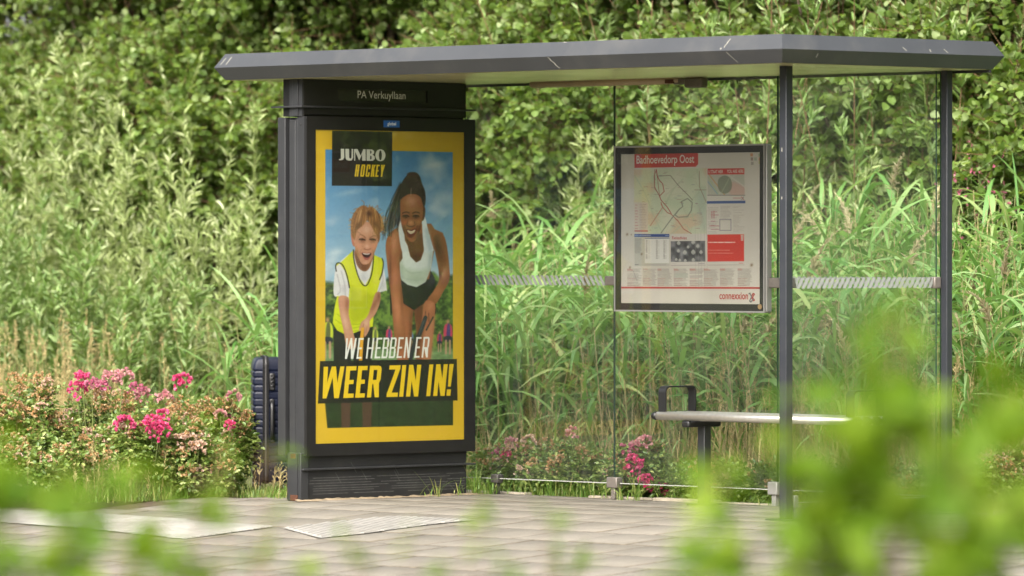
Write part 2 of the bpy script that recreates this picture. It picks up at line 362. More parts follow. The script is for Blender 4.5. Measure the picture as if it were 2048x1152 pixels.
def seg_letter(ch, st, bar):
    """heavy condensed letters from convex strokes in a unit cell (y up); st = stem width, bar = bar height"""
    h = .5-bar/2
    E = [[(0, 0), (st, 0), (st, 1), (0, 1)], [(0, 0), (1, 0), (1, bar), (0, bar)], [(0, 1-bar), (1, 1-bar), (1, 1), (0, 1)], [(0, h), (.86, h), (.86, h+bar), (0, h+bar)]]
    if ch == 'E': return E
    if ch == 'I': return [[(0, 0), (1, 0), (1, 1), (0, 1)]]
    if ch == 'H': return [E[0], [(1-st, 0), (1, 0), (1, 1), (1-st, 1)], [(0, h), (1, h), (1, h+bar), (0, h+bar)]]
    if ch == 'N': return [E[0], [(1-st, 0), (1, 0), (1, 1), (1-st, 1)], [(0, 1), (st, 1), (1, 0), (1-st, 0)]]
    if ch == 'Z': return [E[1], E[2], [(0, bar*.8), (st*1.1, bar*.8), (1, 1-bar*.8), (1-st*1.1, 1-bar*.8)]]
    if ch == 'W': return [[(.02, 1), (st+.03, 1), (st*.62+.17, 0), (.12, 0)], [(.12, 0), (.3, 0), (.5+st/2, 1), (.5-st/2, 1)],
                          [(.5-st/2, 1), (.5+st/2, 1), (.88, 0), (.66, 0)], [(.68, 0), (.88, 0), (1.0, 1), (1-st, 1)]]
    if ch == 'R': return [E[0], [(0, 1-bar), (.75, 1-bar), (.75, 1), (0, 1)], [(0, .42), (.75, .42), (.75, .42+bar), (0, .42+bar)],
                          [(1-st, .52), (.9, .46), (1, .56), (1, .9), (.9, .98), (.7, 1), (1-st, .9)], [(st*1.15, .46), (1-st*.35, .5), (1, 0), (1-st, 0)]]
    if ch == 'B': return [E[0], [(0, 1-bar), (.8, 1-bar), (.8, 1), (0, 1)], [(0, 0), (.8, 0), (.8, bar), (0, bar)], [(0, h), (.85, h), (.85, h+bar), (0, h+bar)],
                          [(1-st, .55), (.92, .53), (1, .6), (1, .92), (.85, 1), (1-st, .95)], [(1-st, .05), (.88, 0), (1, .1), (1, .42), (.92, .48), (1-st, .45)]]
    if ch == 'O': return [[(0, .12), (.12, 0), (st, 0), (st, 1), (.12, 1), (0, .88)], [(1-st, 0), (.88, 0), (1, .12), (1, .88), (.88, 1), (1-st, 1)],
                          [(.12, 0), (.88, 0), (.88, bar), (.12, bar)], [(.12, 1-bar), (.88, 1-bar), (.88, 1), (.12, 1)]]
    if ch == 'C': return [seg_letter('O', st, bar)[0]] + seg_letter('O', st, bar)[2:] + [[(1-st, .62), (1, .62), (1, .88), (.88, 1), (1-st, 1)], [(1-st, 0), (.88, 0), (1, .12), (1, .36), (1-st, .36)]]
    if ch == 'K': return [E[0], [(st*.8, .38), (st*1.5, .62), (1, 1), (1-st*1.1, 1)], [(st*.9, .62), (st*1.7, .7), (1, 0), (1-st*1.15, 0)]]
    if ch == 'Y': return [[(0, 1), (st*1.1, 1), (.5+st*.5, .4), (.5-st*.5, .4)], [(1-st*1.1, 1), (1, 1), (.5+st*.5, .4), (.5-st*.5, .4)], [(.5-st/2, 0), (.5+st/2, 0), (.5+st/2, .45), (.5-st/2, .45)]]
    if ch == '!': return [[(0, 0), (1, 0), (1, .2), (0, .2)], [(.15, .29), (.85, .29), (1.05, 1), (-.05, 1)]]
    return []

def set_word(s, letters, bl, br, shear, height, color, stem, bar, o, sc):
    """letters = [(char, x0, x1)] in drawing px along the base line bl..br, slanted by shear"""
    f = at_(o, sc)
    for ch, x0, x1 in letters:
        for pg in seg_letter(ch, stem/(x1-x0), bar):
            pts = []
            for u, v in pg:
                x = x0 + u*(x1-x0); t = (x-bl[0])/(br[0]-bl[0]); y = bl[1]+(br[1]-bl[1])*t
                pts += [x+shear*v, y-height*v]
            s.poly(f(*pts), color, .45, 1, False)

def noise2(rs, h, w, cells):
    """smooth value noise on an h x w grid"""
    g = rs.rand(cells[1]+2, cells[0]+2)
    y = np.linspace(0, cells[1], h); x = np.linspace(0, cells[0], w)
    yi, xi = y.astype(int), x.astype(int); fy, fx = (y-yi)[:, None], (x-xi)[None]
    fy, fx = fy*fy*(3-2*fy), fx*fx*(3-2*fx)
    a, b = g[yi][:, xi], g[yi][:, xi+1]; c, d = g[yi+1][:, xi], g[yi+1][:, xi+1]
    return (a*(1-fx)+b*fx)*(1-fy) + (c*(1-fx)+d*fx)*fy

def paint_poster():
    s = Sheet([(631, 258.8), (928.6, 264), (930.6, 878.2), (631.2, 889.4)], 450, 930)
    rs = s.rs; H, W_ = s.nv, s.nu
    Y = (221, 181, 46)
    s.col[:] = Y
    # --- the photograph printed inside the yellow border
    pic = np.array([(651.6, 299), (905.8, 304), (908, 849.5), (656, 857), (651.5, 800)], float)
    W, a = s.cover(pic, .5); pm = np.zeros(s.SX.shape); pm[W] = a
    sy = s.SY; t = np.clip((sy-300)/270, 0, 1)[..., None]
    sky = np.array((78, 138, 188))*(1-t) + np.array((160, 190, 208))*t
    n = .5*noise2(rs, H, W_, (5, 9)) + .3*noise2(rs, H, W_, (10, 20)) + .2*noise2(rs, H, W_, (22, 44))
    cl = np.clip((n-.5)*4.0, 0, 1)[..., None]*.6
    sky = sky*(1-cl) + np.array((212, 220, 224))*cl
    tr = np.clip(.5+(noise2(rs, H, W_, (30, 60))-.5)*1.3 + (noise2(rs, H, W_, (70, 150))-.5)*.9, 0, 1)[..., None]
    tree = np.array((34, 56, 28))*(1-tr) + np.array((112, 142, 58))*tr
    edge = 560 + 22*(noise2(rs, H, W_, (14, 1))-.5)*2 - 6*(s.SX > 880)
    m = np.clip((sy-edge)/8, 0, 1)[..., None]
    scene = sky*(1-m) + tree*m
    g = np.clip((sy-690)/14, 0, 1)[..., None]
    fl = np.clip((sy-705)/100, 0, 1)[..., None]
    field = (np.array((118, 146, 96))*(1-fl) + np.array((58, 82, 42))*fl)*(.86+.28*noise2(rs, H, W_, (40, 160)))[..., None]
    scene = scene*(1-g) + field*g
    s.col = s.col*(1-pm[..., None]) + scene*pm[..., None]
    for cx, cy, rx, ry, al in ((890, 395, 34, 20, .55), (868, 330, 30, 7, .5), (885, 425, 22, 10, .45), (672, 505, 18, 9, .6), (665, 520, 14, 10, .5), (700, 385, 30, 6, .3), (668, 440, 16, 10, .25)):
        s.blob(cx, cy, rx, ry, (216, 222, 226), al, -.2, pm)
    # --- far players
    for x, y, c1, c2, k in ((656, 655, (206, 216, 60), (60, 66, 60), 1.6), (750, 665, (196, 208, 80), (70, 80, 60), .9), (778, 664, (198, 54, 92), (50, 60, 130), .95), (822, 668, (120, 160, 200), (60, 70, 110), .7),
                            (880, 672, (190, 60, 90), (44, 56, 110), .8), (897, 655, (200, 66, 96), (46, 58, 130), 1.35)):
        s.blob(x, y-9*k, 3*k, 4*k, (196, 150, 116), .95, 0, pm)
        s.poly([(x-5*k, y-4*k), (x+5*k, y-4*k), (x+6*k, y+14*k), (x-6*k, y+14*k)], c1, 1, 1, True, pm)
        s.poly([(x-1*k, y-4*k), (x+3*k, y-4*k), (x+3*k, y+14*k), (x-2*k, y+14*k)], c2, 1, .75, True, pm)
        s.poly([(x-5*k, y+13*k), (x+5*k, y+13*k), (x+5*k, y+20*k), (x-5*k, y+20*k)], (38, 44, 60), 1, 1, True, pm)
        for dx in (-3, 3): s.line([(x+dx*k, y+19*k), (x+dx*k, y+38*k)], 3*k, (190, 150, 122), .9, .7, True, pm)
    def hair_tips():
        a = at_((660, 390), 7.2)
        for k in range(46):
            u = rs.rand(); an = math.pi*(1.12-1.24*u); x, y = 540+235*math.cos(an), 420-250*math.sin(an)
            s.line(a(x-30*math.cos(an), y+30*math.sin(an), x+10*math.cos(an)+14*rs.randn(), y-12*math.sin(an)+10*rs.randn(), x+34*math.cos(an)+26*rs.randn(), y-30*math.sin(an)*rs.rand()+16*rs.randn()), .9, [(168, 122, 78), (122, 82, 52), (200, 156, 108)][k % 3], .75, .5, True, pm)
        for k in range(22):
            u = rs.rand(); s.line(a(330+390*u, 480+60*rs.rand(), 350+360*u+20*rs.randn(), 560, 360+340*u+26*rs.randn(), 600+50*rs.rand()), .9, [(150, 104, 66), (110, 72, 46), (190, 142, 96)][k % 3], .5*(abs(u-.5)*2), .5, True, pm)
    # --- woman
    a = at_((760, 340), 7.2); b = at_((760, 480), 5.484)
    SK, SD, SL = (146, 88, 55), (80, 44, 28), (206, 144, 108)
    # legs, shorts
    s.poly(b(120, 620, 610, 620, 602, 900, 560, 1300, 520, 1420, 395, 1420, 400, 1000, 375, 770, 360, 800, 345, 1100, 330, 1420, 205, 1420, 150, 1000), SK, 1, 1, False, pm)
    s.poly(b(590, 720, 604, 900, 560, 1300, 470, 1350, 480, 1000, 540, 850), SL, 5, .6, True, pm)
    s.poly(b(375, 760, 470, 720, 480, 900, 420, 1300, 396, 1300, 400, 1000), SD, 4, .6, True, pm)
    s.poly(b(260, 740, 300, 900, 300, 1350, 210, 1350, 200, 900), (178, 108, 72), 6, .6, True, pm)
    s.poly(b(345, 760, 362, 800, 340, 1200, 322, 1200, 330, 900), SD, 4, .5, True, pm)
    m = s.poly(b(232, 440, 560, 340, 594, 400, 612, 520, 618, 800, 604, 810, 520, 668, 374, 770, 248, 690), (24, 22, 24), .8, 1, False, pm)
    s.blob(*b(400, 560)[0], 22, 26, (44, 40, 42), .6, 0, m); s.blob(*b(580, 430)[0], 6, 22, (70, 72, 92), .5, .3, m)
    s.poly(b(108, 560, 128, 560, 130, 800, 112, 800), (22, 22, 24), 1, 1, True, pm)
    # torso and arms
    torso = s.poly(b(60, 60, 110, -60, 240, -130, 300, -180, 560, -180, 600, -120, 690, -80, 730, 60, 600, 90, 560, 300, 540, 430, 240, 440, 215, 240), SK, .8, 1, False, pm)
    s.poly(b(280, -60, 480, -60, 480, 120, 450, 220, 395, 248, 340, 200, 300, 80), (80, 44, 28), 3, .75, True, torso)
    s.blob(*b(420, 60)[0], 12, 18, (122, 74, 44), .5, .2, torso); s.blob(*b(390, 200)[0], 10, 8, (64, 34, 22), .6, 0, torso)
    R = s.poly(b(60, 60, 95, -60, 180, -130, 260, -120, 246, 180, 216, 260, 228, 440, 250, 640, 262, 800, 280, 1160, 178, 1180, 140, 800, 100, 460, 76, 260), SK, .8, 1, True, pm)
    s.blob(*b(150, 40)[0], 9, 26, (206, 138, 106), .75, .1, R); s.blob(*b(160, 400)[0], 9, 30, (188, 118, 82), .8, .05, R)
    s.blob(*b(190, 760)[0], 10, 46, (200, 130, 94), .8, -.1, R); s.blob(*b(100, 60)[0], 5, 40, (164, 84, 46), .5, 0, R)
    s.blob(*b(235, 190)[0], 4, 18, SD, .9, .2, R); s.blob(*b(110, 330)[0], 3, 40, SD, .5, 0, R); s.blob(*b(236, 560)[0], 3, 40, (96, 54, 34), .55, 0, R)
    L = s.poly(b(590, -40, 690, -60, 735, 60, 764, 300, 764, 440, 700, 560, 610, 700, 520, 660, 600, 540, 652, 400, 600, 100), SK, .8, 1, True, pm)
    s.blob(*b(640, 80)[0], 9, 30, (62, 36, 24), .7, -.2, L); s.blob(*b(710, 360)[0], 8, 16, (222, 160, 128), .6, .5, L)
    s.blob(*b(620, 560)[0], 14, 16, (188, 120, 84), .7, .6, L); s.blob(*b(700, 150)[0], 6, 26, (120, 72, 46), .5, -.15, L); s.blob(*b(745, 280)[0], 4, 30, (150, 92, 62), .6, -.1, L)
    s.blob(*b(655, 380)[0], 5, 10, SD, .7, .2, L)
    hand = s.poly(b(510, 660, 600, 690, 606, 800, 585, 860, 540, 900, 530, 960, 505, 990, 500, 880, 480, 850, 458, 920, 470, 790, 480, 720), (166, 102, 70), .8, 1, True, pm)
    s.blob(*b(560, 720)[0], 9, 14, (200, 132, 98), .7, .3, hand)
    for q in ((500, 780, 500, 880), (535, 800, 540, 900)): s.line(b(*q), 1.6, (90, 50, 34), .8, .5, False, hand)
    s.line(b(500, 850, 440, 1020, 370, 1160, 300, 1500), 8, (40, 42, 52), 1, .7, True, pm)
    s.line(b(485, 880, 430, 1030), 2, (84, 86, 98), .7, .6, True, pm)
    s.line(b(585, 845, 510, 985), 3, (36, 30, 34), .9, .6, True, pm)
    # vest
    V = s.poly(b(226, -60, 252, -30, 300, 60, 330, 180, 395, 246, 445, 220, 480, 120, 486, -60, 545, -60, 556, 60, 586, 96, 562, 300, 500, 460, 400, 516, 300, 490, 236, 440, 215, 250, 246, 200), (214, 220, 216), .8, 1, False, pm)
    s.poly(b(215, 250, 280, 300, 420, 330, 560, 300, 520, 450, 400, 516, 236, 440), (176, 190, 168), 6, .75, True, V)
    s.blob(*b(235, 350)[0], 5, 24, (150, 162, 146), .6, 0, V); s.blob(*b(555, 200)[0], 5, 26, (150, 166, 166), .6, .15, V); s.blob(*b(400, 420)[0], 22, 9, (160, 178, 150), .5, 0, V)
    for q in ((240, 400, 300, 430, 420, 440), (260, 300, 330, 360, 460, 350)): s.line(b(*q), 1.6, (150, 164, 150), .5, .8, True, V)
    # head
    s.poly(a(260, 800, 330, 760, 360, 1060, 400, 1160, 310, 1160), (206, 212, 212), .6, 1, True, pm)
    s.poly(a(604, 700, 650, 680, 700, 900, 770, 1130, 760, 1160, 640, 1160), (212, 220, 222), .6, 1, True, pm)
    s.poly(a(690, 850, 760, 1100, 740, 1160, 700, 1160, 650, 900), (160, 178, 186), 3, .6, True, pm)
    hairc, hairh = (44, 36, 32), (112, 92, 74)
    s.poly(a(300, 180, 240, 260, 190, 440, 130, 600, 70, 760, 30, 1010, 90, 900, 150, 860, 260, 780, 300, 690, 320, 420), hairc, 2.2, .5, True, pm)
    for k in range(44):
        u = rs.rand()*1.15-.1; s.line(a(290+40*u, 200, 200+90*u+14*rs.randn(), 420, 120+150*u+18*rs.randn(), 640, 40+190*u+40*rs.rand(), 860+160*rs.rand()-120*u), .9, (28, 24, 24) if k % 3 else hairh, .8, .4, True, pm)
    s.poly(a(560, 480, 645, 540, 640, 680, 600, 720), SD, .8, 1, True, pm)
    F = s.poly(a(290, 420, 330, 350, 450, 300, 570, 340, 612, 450, 615, 640, 590, 800, 545, 950, 480, 1030, 420, 1020, 350, 930, 300, 760, 288, 600), (144, 88, 57), .7, 1, True, pm)
    s.blob(*a(450, 440)[0], 15, 14, (194, 138, 106), .8, 0, F); s.blob(*a(350, 760)[0], 5, 5, (176, 98, 62), .8, 0, F)
    s.blob(*a(560, 750)[0], 5, 6, (176, 104, 66), .8, 0, F); s.blob(*a(440, 760)[0], 6, 5, (206, 132, 96), .8, 0, F)
    s.blob(*a(570, 880)[0], 6, 16, (70, 38, 24), .8, .3, F); s.blob(*a(340, 880)[0], 4, 12, (78, 42, 26), .7, -.3, F); s.blob(*a(460, 1010)[0], 8, 4, (170, 106, 76), .6, 0, F)
    for cx in (370, 515):
        s.blob(*a(cx, 668)[0], 6.5, 4, (52, 28, 20), .9, 0, F); s.line(a(cx-45, 665, cx, 650, cx+45, 668), 1.6, (24, 16, 14), .95, .4, True, F)
        s.line(a(cx-50, 622, cx, 604, cx+50, 618), 1.8, (40, 24, 18), .85, .5, True, F); s.line(a(cx-25, 640, cx+30, 640), 1.3, (150, 128, 116), .5, .4, False, F)
    s.line(a(385, 800, 440, 815, 495, 800), 1.6, (66, 34, 22), .8, .5, True, F); s.line(a(395, 740, 380, 790), 1.4, (80, 42, 28), .6, .5, False, F); s.line(a(490, 740, 505, 790), 1.4, (80, 42, 28), .6, .5, False, F)
    s.poly(a(375, 850, 450, 862, 515, 840, 505, 920, 450, 975, 400, 950), (104, 46, 36), .6, 1, True, F)
    s.poly(a(392, 866, 450, 880, 503, 858, 492, 896, 446, 920, 408, 902), (222, 208, 178), .5, 1, True, F)
    s.line(a(395, 885, 450, 905, 500, 880), .8, (150, 120, 96), .7, .4, True, F); s.line(a(350, 800, 372, 870, 400, 960), 1.2, (70, 36, 24), .6, .5, True, F); s.line(a(535, 800, 520, 870), 1.2, (70, 36, 24), .6, .5, True, F)
    Hc = s.poly(a(290, 420, 280, 300, 320, 160, 400, 60, 440, 34, 510, 40, 570, 90, 600, 190, 645, 300, 655, 420, 640, 520, 610, 480, 585, 400, 520, 350, 450, 345, 400, 350, 330, 390), hairc, .8, 1, True, pm)
    for k in range(15):
        u = k/14.; s.line(a(455+(u-.5)*70, 60, 440+(u-.5)*250, 200, 450+(u-.5)*300, 400), 1.0, hairh, .55, .4, True, Hc)
    s.poly(a(380, 60, 430, 30, 520, 36, 560, 80, 520, 100, 420, 100), (74, 56, 44), 1, .8, True, pm)
    s.line(a(445, 260, 440, 360), 1.2, (196, 160, 140), .9, .4, False, pm)
    # --- boy
    a = at_((660, 390), 7.2); b = at_((650, 500), 6.064)
    BK, BS, BH = (196, 142, 112), (136, 84, 62), (222, 176, 150)
    s.poly(b(110, 960, 580, 930, 570, 1130, 560, 1500, 420, 1500, 330, 1300, 260, 1500, 110, 1500), (30, 29, 30), .8, 1, False, pm)
    s.blob(*b(180, 1060)[0], 10, 16, (52, 50, 52), .6, 0, pm)
    for lx in (185, 440): s.poly(b(lx, 1450, lx+140, 1450, lx+120, 2200, lx+20, 2200), (124, 84, 66), 1, 1, False, pm)
    # t-shirt
    T = s.poly(b(130, 230, 170, 160, 330, 40, 590, 70, 700, 200, 748, 470, 730, 495, 620, 526, 480, 560, 292, 590, 180, 570, 108, 535), (222, 220, 220), .8, 1, True, pm)
    for q in ((150, 300, 190, 480, 160, 540), (200, 260, 240, 420, 250, 560), (690, 250, 700, 380, 650, 500)): s.line(b(*q), 2.4, (172, 170, 172), .7, 1.2, True, T)
    s.blob(*b(240, 480)[0], 8, 12, (178, 176, 178), .6, 0, T); s.blob(*b(700, 440)[0], 6, 12, (184, 182, 186), .6, 0, T); s.blob(*b(470, 330)[0], 12, 12, (178, 180, 184), .5, 0, T)
    # bib
    B = s.poly(b(140, 160, 200, 150, 338, 10, 350, 120, 400, 320, 485, 435, 545, 330, 590, 60, 695, 105, 712, 160, 680, 330, 640, 470, 600, 640, 580, 930, 480, 960, 345, 1015, 240, 1025, 150, 980, 98, 890, 120, 700, 150, 560, 290, 580, 300, 450, 240, 250, 180, 165, 140, 200), (206, 214, 34), .8, 1, False, pm)
    s.poly(b(300, 460, 400, 500, 600, 560, 540, 760, 440, 860, 300, 860), (166, 176, 20), 6, .7, True, B)
    s.blob(*b(430, 540)[0], 12, 14, (206, 206, 60), .6, .4, B); s.blob(*b(150, 760)[0], 6, 28, (222, 230, 60), .6, .1, B); s.blob(*b(620, 330)[0], 7, 30, (224, 222, 74), .6, .15, B); s.blob(*b(270, 180)[0], 8, 24, (222, 222, 90), .5, -.3, B)
    for q in ((130, 850, 300, 960), (150, 780, 260, 860), (330, 900, 420, 900, 500, 840), (340, 950, 430, 930), (340, 990, 420, 975)): s.line(b(*q), 1.5, (140, 160, 16), .6, .8, True, B)
    for q in ((345, 0, 350, 110, 390, 280, 440, 400, 490, 436, 530, 390, 570, 260, 590, 60), (140, 260, 134, 190, 165, 158, 220, 190, 270, 320, 298, 460), (690, 105, 705, 160, 690, 280, 660, 360)): s.line(b(*q), 2.1, (36, 34, 30), .95, .5, True, pm)
    # arms
    A1 = s.poly(b(170, 572, 290, 586, 290, 780, 330, 950, 380, 1180, 270, 1180, 220, 940, 185, 780), BK, .8, 1, True, pm)
    s.blob(*b(270, 660)[0], 5, 20, BS, .6, .05, A1); s.blob(*b(245, 860)[0], 6, 26, BH, .8, -.2, A1); s.blob(*b(205, 640)[0], 5, 14, (210, 150, 126), .5, 0, A1)
    A2 = s.poly(b(610, 526, 670, 520, 664, 640, 610, 780, 545, 860, 540, 960, 480, 1060, 470, 960, 430, 985, 412, 970, 440, 880, 510, 810, 560, 680), BK, .8, 1, True, pm)
    s.blob(*b(600, 660)[0], 6, 20, BS, .75, .5, A2); s.blob(*b(500, 880)[0], 7, 10, BH, .8, .2, A2); s.blob(*b(650, 560)[0], 5, 10, (120, 74, 54), .6, 0, A2)
    s.line(b(470, 900, 455, 960), 1.2, (140, 88, 70), .8, .4, False, A2); s.line(b(510, 930, 495, 1010), 1.0, (150, 96, 76), .7, .4, False, A2)
    s.poly(b(440, 945, 475, 940, 470, 1060, 450, 1380, 410, 1380, 425, 1060), (226, 164, 44), .6, 1, False, pm)
    # neck, head
    s.poly(a(370, 780, 620, 820, 600, 960, 560, 1060, 500, 1100, 420, 1060, 370, 950), (150, 98, 66), .8, 1, True, pm)
    s.poly(a(360, 840, 450, 960, 560, 1000, 520, 1090, 440, 1070, 380, 960), (112, 72, 46), 2, .8, True, pm)
    s.poly(a(302, 560, 330, 560, 360, 640, 355, 740, 325, 720, 308, 640), (190, 116, 90), .7, 1, True, pm)
    F = s.poly(a(340, 560, 380, 440, 500, 380, 600, 420, 690, 560, 690, 680, 650, 800, 610, 900, 560, 980, 500, 1005, 450, 980, 400, 880, 355, 740), BK, .7, 1, True, pm)
    s.blob(*a(530, 500)[0], 12, 10, BH, .8, 0, F); s.blob(*a(400, 740)[0], 6, 9, (214, 146, 118), .8, 0, F); s.blob(*a(640, 740)[0], 6, 9, (214, 140, 112), .8, 0, F)
    s.blob(*a(535, 740)[0], 5, 5, (228, 174, 148), .8, 0, F); s.blob(*a(395, 850)[0], 4, 14, (150, 108, 52), .7, -.2, F); s.blob(*a(640, 850)[0], 4, 12, (140, 88, 66), .7, .3, F); s.blob(*a(510, 975)[0], 6, 3, BH, .6, 0, F)
    for cx in (462, 612):
        s.blob(*a(cx, 648)[0], 6.5, 4, (104, 66, 48), .9, 0, F); s.line(a(cx-42, 640, cx, 636, cx+42, 650), 1.9, (40, 28, 22), .95, .4, True, F)
        s.line(a(cx-32, 690, cx+32, 690), 1.2, (150, 96, 78), .7, .5, False, F)
    s.line(a(430, 570, 480, 590, 510, 620), 1.6, (130, 86, 58), .85, .5, True, F); s.line(a(570, 620, 620, 590, 680, 590), 1.6, (130, 86, 58), .85, .5, True, F)
    s.line(a(490, 775, 535, 790, 585, 775), 1.8, (150, 88, 70), .85, .5, True, F)
    s.line(a(445, 790, 430, 870), 1.2, (150, 98, 76), .7, .5, False, F); s.line(a(610, 790, 625, 850), 1.2, (150, 98, 76), .7, .5, False, F)
    s.poly(a(452, 830, 520, 838, 595, 832, 580, 890, 545, 935, 500, 930, 470, 880), (172, 92, 84), .6, 1, True, F)
    s.poly(a(460, 838, 520, 846, 588, 840, 570, 885, 535, 905, 495, 895, 470, 870), (58, 26, 26), .5, 1, True, F)
    s.poly(a(470, 838, 525, 846, 575, 840, 560, 856, 520, 860, 485, 854), (232, 226, 216), .4, 1, True, F)
    Hb = s.poly(a(345, 640, 305, 560, 300, 420, 330, 290, 400, 190, 480, 150, 545, 180, 600, 170, 680, 240, 740, 320, 775, 440, 770, 500, 720, 540, 715, 630, 690, 690, 680, 600, 640, 540, 590, 440, 535, 370, 470, 440, 400, 500, 375, 560, 360, 640), (150, 104, 62), .9, 1, True, pm)
    for k in range(34):
        u = rs.rand(); c = [(196, 146, 92), (104, 68, 42), (214, 168, 112)][k % 3]
        s.line(a(400+300*u, 180+60*rs.rand(), 330+400*u+30*rs.rand(), 330+60*rs.rand(), 310+440*u, 470+90*rs.rand()), 1.2, c, .6, .5, True, Hb)
    s.blob(*a(560, 270)[0], 7, 6, (70, 44, 30), .9, .3, Hb); s.blob(*a(400, 450)[0], 5, 12, (84, 54, 34), .8, .4, Hb); s.blob(*a(660, 430)[0], 6, 12, (104, 68, 42), .7, -.6, Hb)
    for q in ((480, 160, 490, 110, 450, 75), (400, 195, 370, 195, 340, 215), (640, 200, 680, 150, 685, 190), (560, 180, 570, 140), (720, 520, 760, 555, 775, 530)): s.line(a(*q), 1.2, (150, 104, 66), .9, .5, True, pm)
    # --- lens softness and print grain of the photograph
    hair_tips()
    keep = s.col.copy()
    for _ in range(1):
        c = s.col; c = (np.roll(c, 1, 0)+2*c+np.roll(c, -1, 0))/4; s.col = (np.roll(c, 1, 1)+2*c+np.roll(c, -1, 1))/4
    s.col = keep*(1-pm[..., None])+s.col*pm[..., None]
    gr = .965+.03*noise2(rs, H, W_, (60, 124))+.04*noise2(rs, H, W_, (200, 400)); s.col *= (1-pm[..., None])+pm[..., None]*gr[..., None]
    # --- dark banner, words, corner block
    o = (630, 640); f = at_(o, 4.43)
    W, al = s.cover(np.array(f(90, 745, 1232, 712, 1232, 930, 112, 962)), .5); mm = np.zeros(s.SX.shape); mm[W] = al
    s.put(W, al*.42, (24, 28, 20), None)
    s.poly(f(50, 368, 1264, 342, 1272, 710, 32, 745), (26, 25, 22), .5, .93, False)
    set_word(s, [('W', 50, 236), ('E', 253, 342), ('E', 357, 440), ('R', 460, 566), ('Z', 633, 732), ('I', 746, 782), ('N', 807, 916), ('I', 988, 1024), ('N', 1050, 1154), ('!', 1170, 1206)], (64, 699), (1207, 668), 28, 281, (238, 200, 34), 37, .135, o, 4.43)
    set_word(s, [('W', 256, 352), ('E', 368, 412), ('H', 450, 506), ('E', 527, 577), ('B', 588, 640), ('B', 653, 706), ('E', 722, 768), ('N', 784, 836), ('E', 880, 926), ('R', 945, 1000)], (262, 347), (1003, 331), 20, 183, (236, 236, 228), 14, .085, o, 4.43)
    o = (625, 250); f = at_(o, 7.68)
    s.poly(f(306, 88, 1220, 104, 1215, 940, 302, 934), (30, 29, 25), .5, 1, False)
    c = (226, 224, 210)
    s.poly(f(437, 368, 488, 368, 490, 500, 470, 535, 430, 545, 408, 540, 412, 524, 435, 522, 437, 500), c, .4, 1, False)
    s.poly(f(505, 368, 562, 368, 564, 500, 578, 520, 598, 505, 600, 368, 624, 370, 624, 505, 600, 545, 555, 550, 522, 535, 508, 505), c, .4, 1, False)
    s.poly(f(638, 370, 690, 370, 738, 470, 778, 372, 812, 374, 814, 550, 760, 550, 758, 455, 715, 548, 655, 410, 656, 548, 638, 548), c, .4, 1, False)
    s.poly(f(828, 374, 910, 376, 944, 400, 940, 440, 920, 456, 950, 480, 955, 520, 925, 550, 828, 550), c, .4, 1, False)
    for q in ((882, 392, 900, 400, 902, 430, 882, 444), (882, 470, 902, 480, 904, 520, 882, 532)): s.poly(f(*q), (30, 29, 25), .4, 1, False)
    s.poly(f(960, 465, 985, 395, 1038, 374, 1090, 395, 1116, 465, 1090, 535, 1038, 556, 985, 535), c, .4); s.poly(f(1015, 465, 1024, 405, 1038, 392, 1052, 405, 1060, 465, 1052, 525, 1038, 540, 1024, 525), (30, 29, 25), .4)
    set_word(s, [('H', 645, 700), ('O', 728, 788), ('C', 808, 868), ('K', 888, 945), ('E', 958, 1006), ('Y', 1024, 1086)], (645, 792), (1110, 796), 24, 184, (240, 204, 36), 24, .12, o, 7.68)
    return s
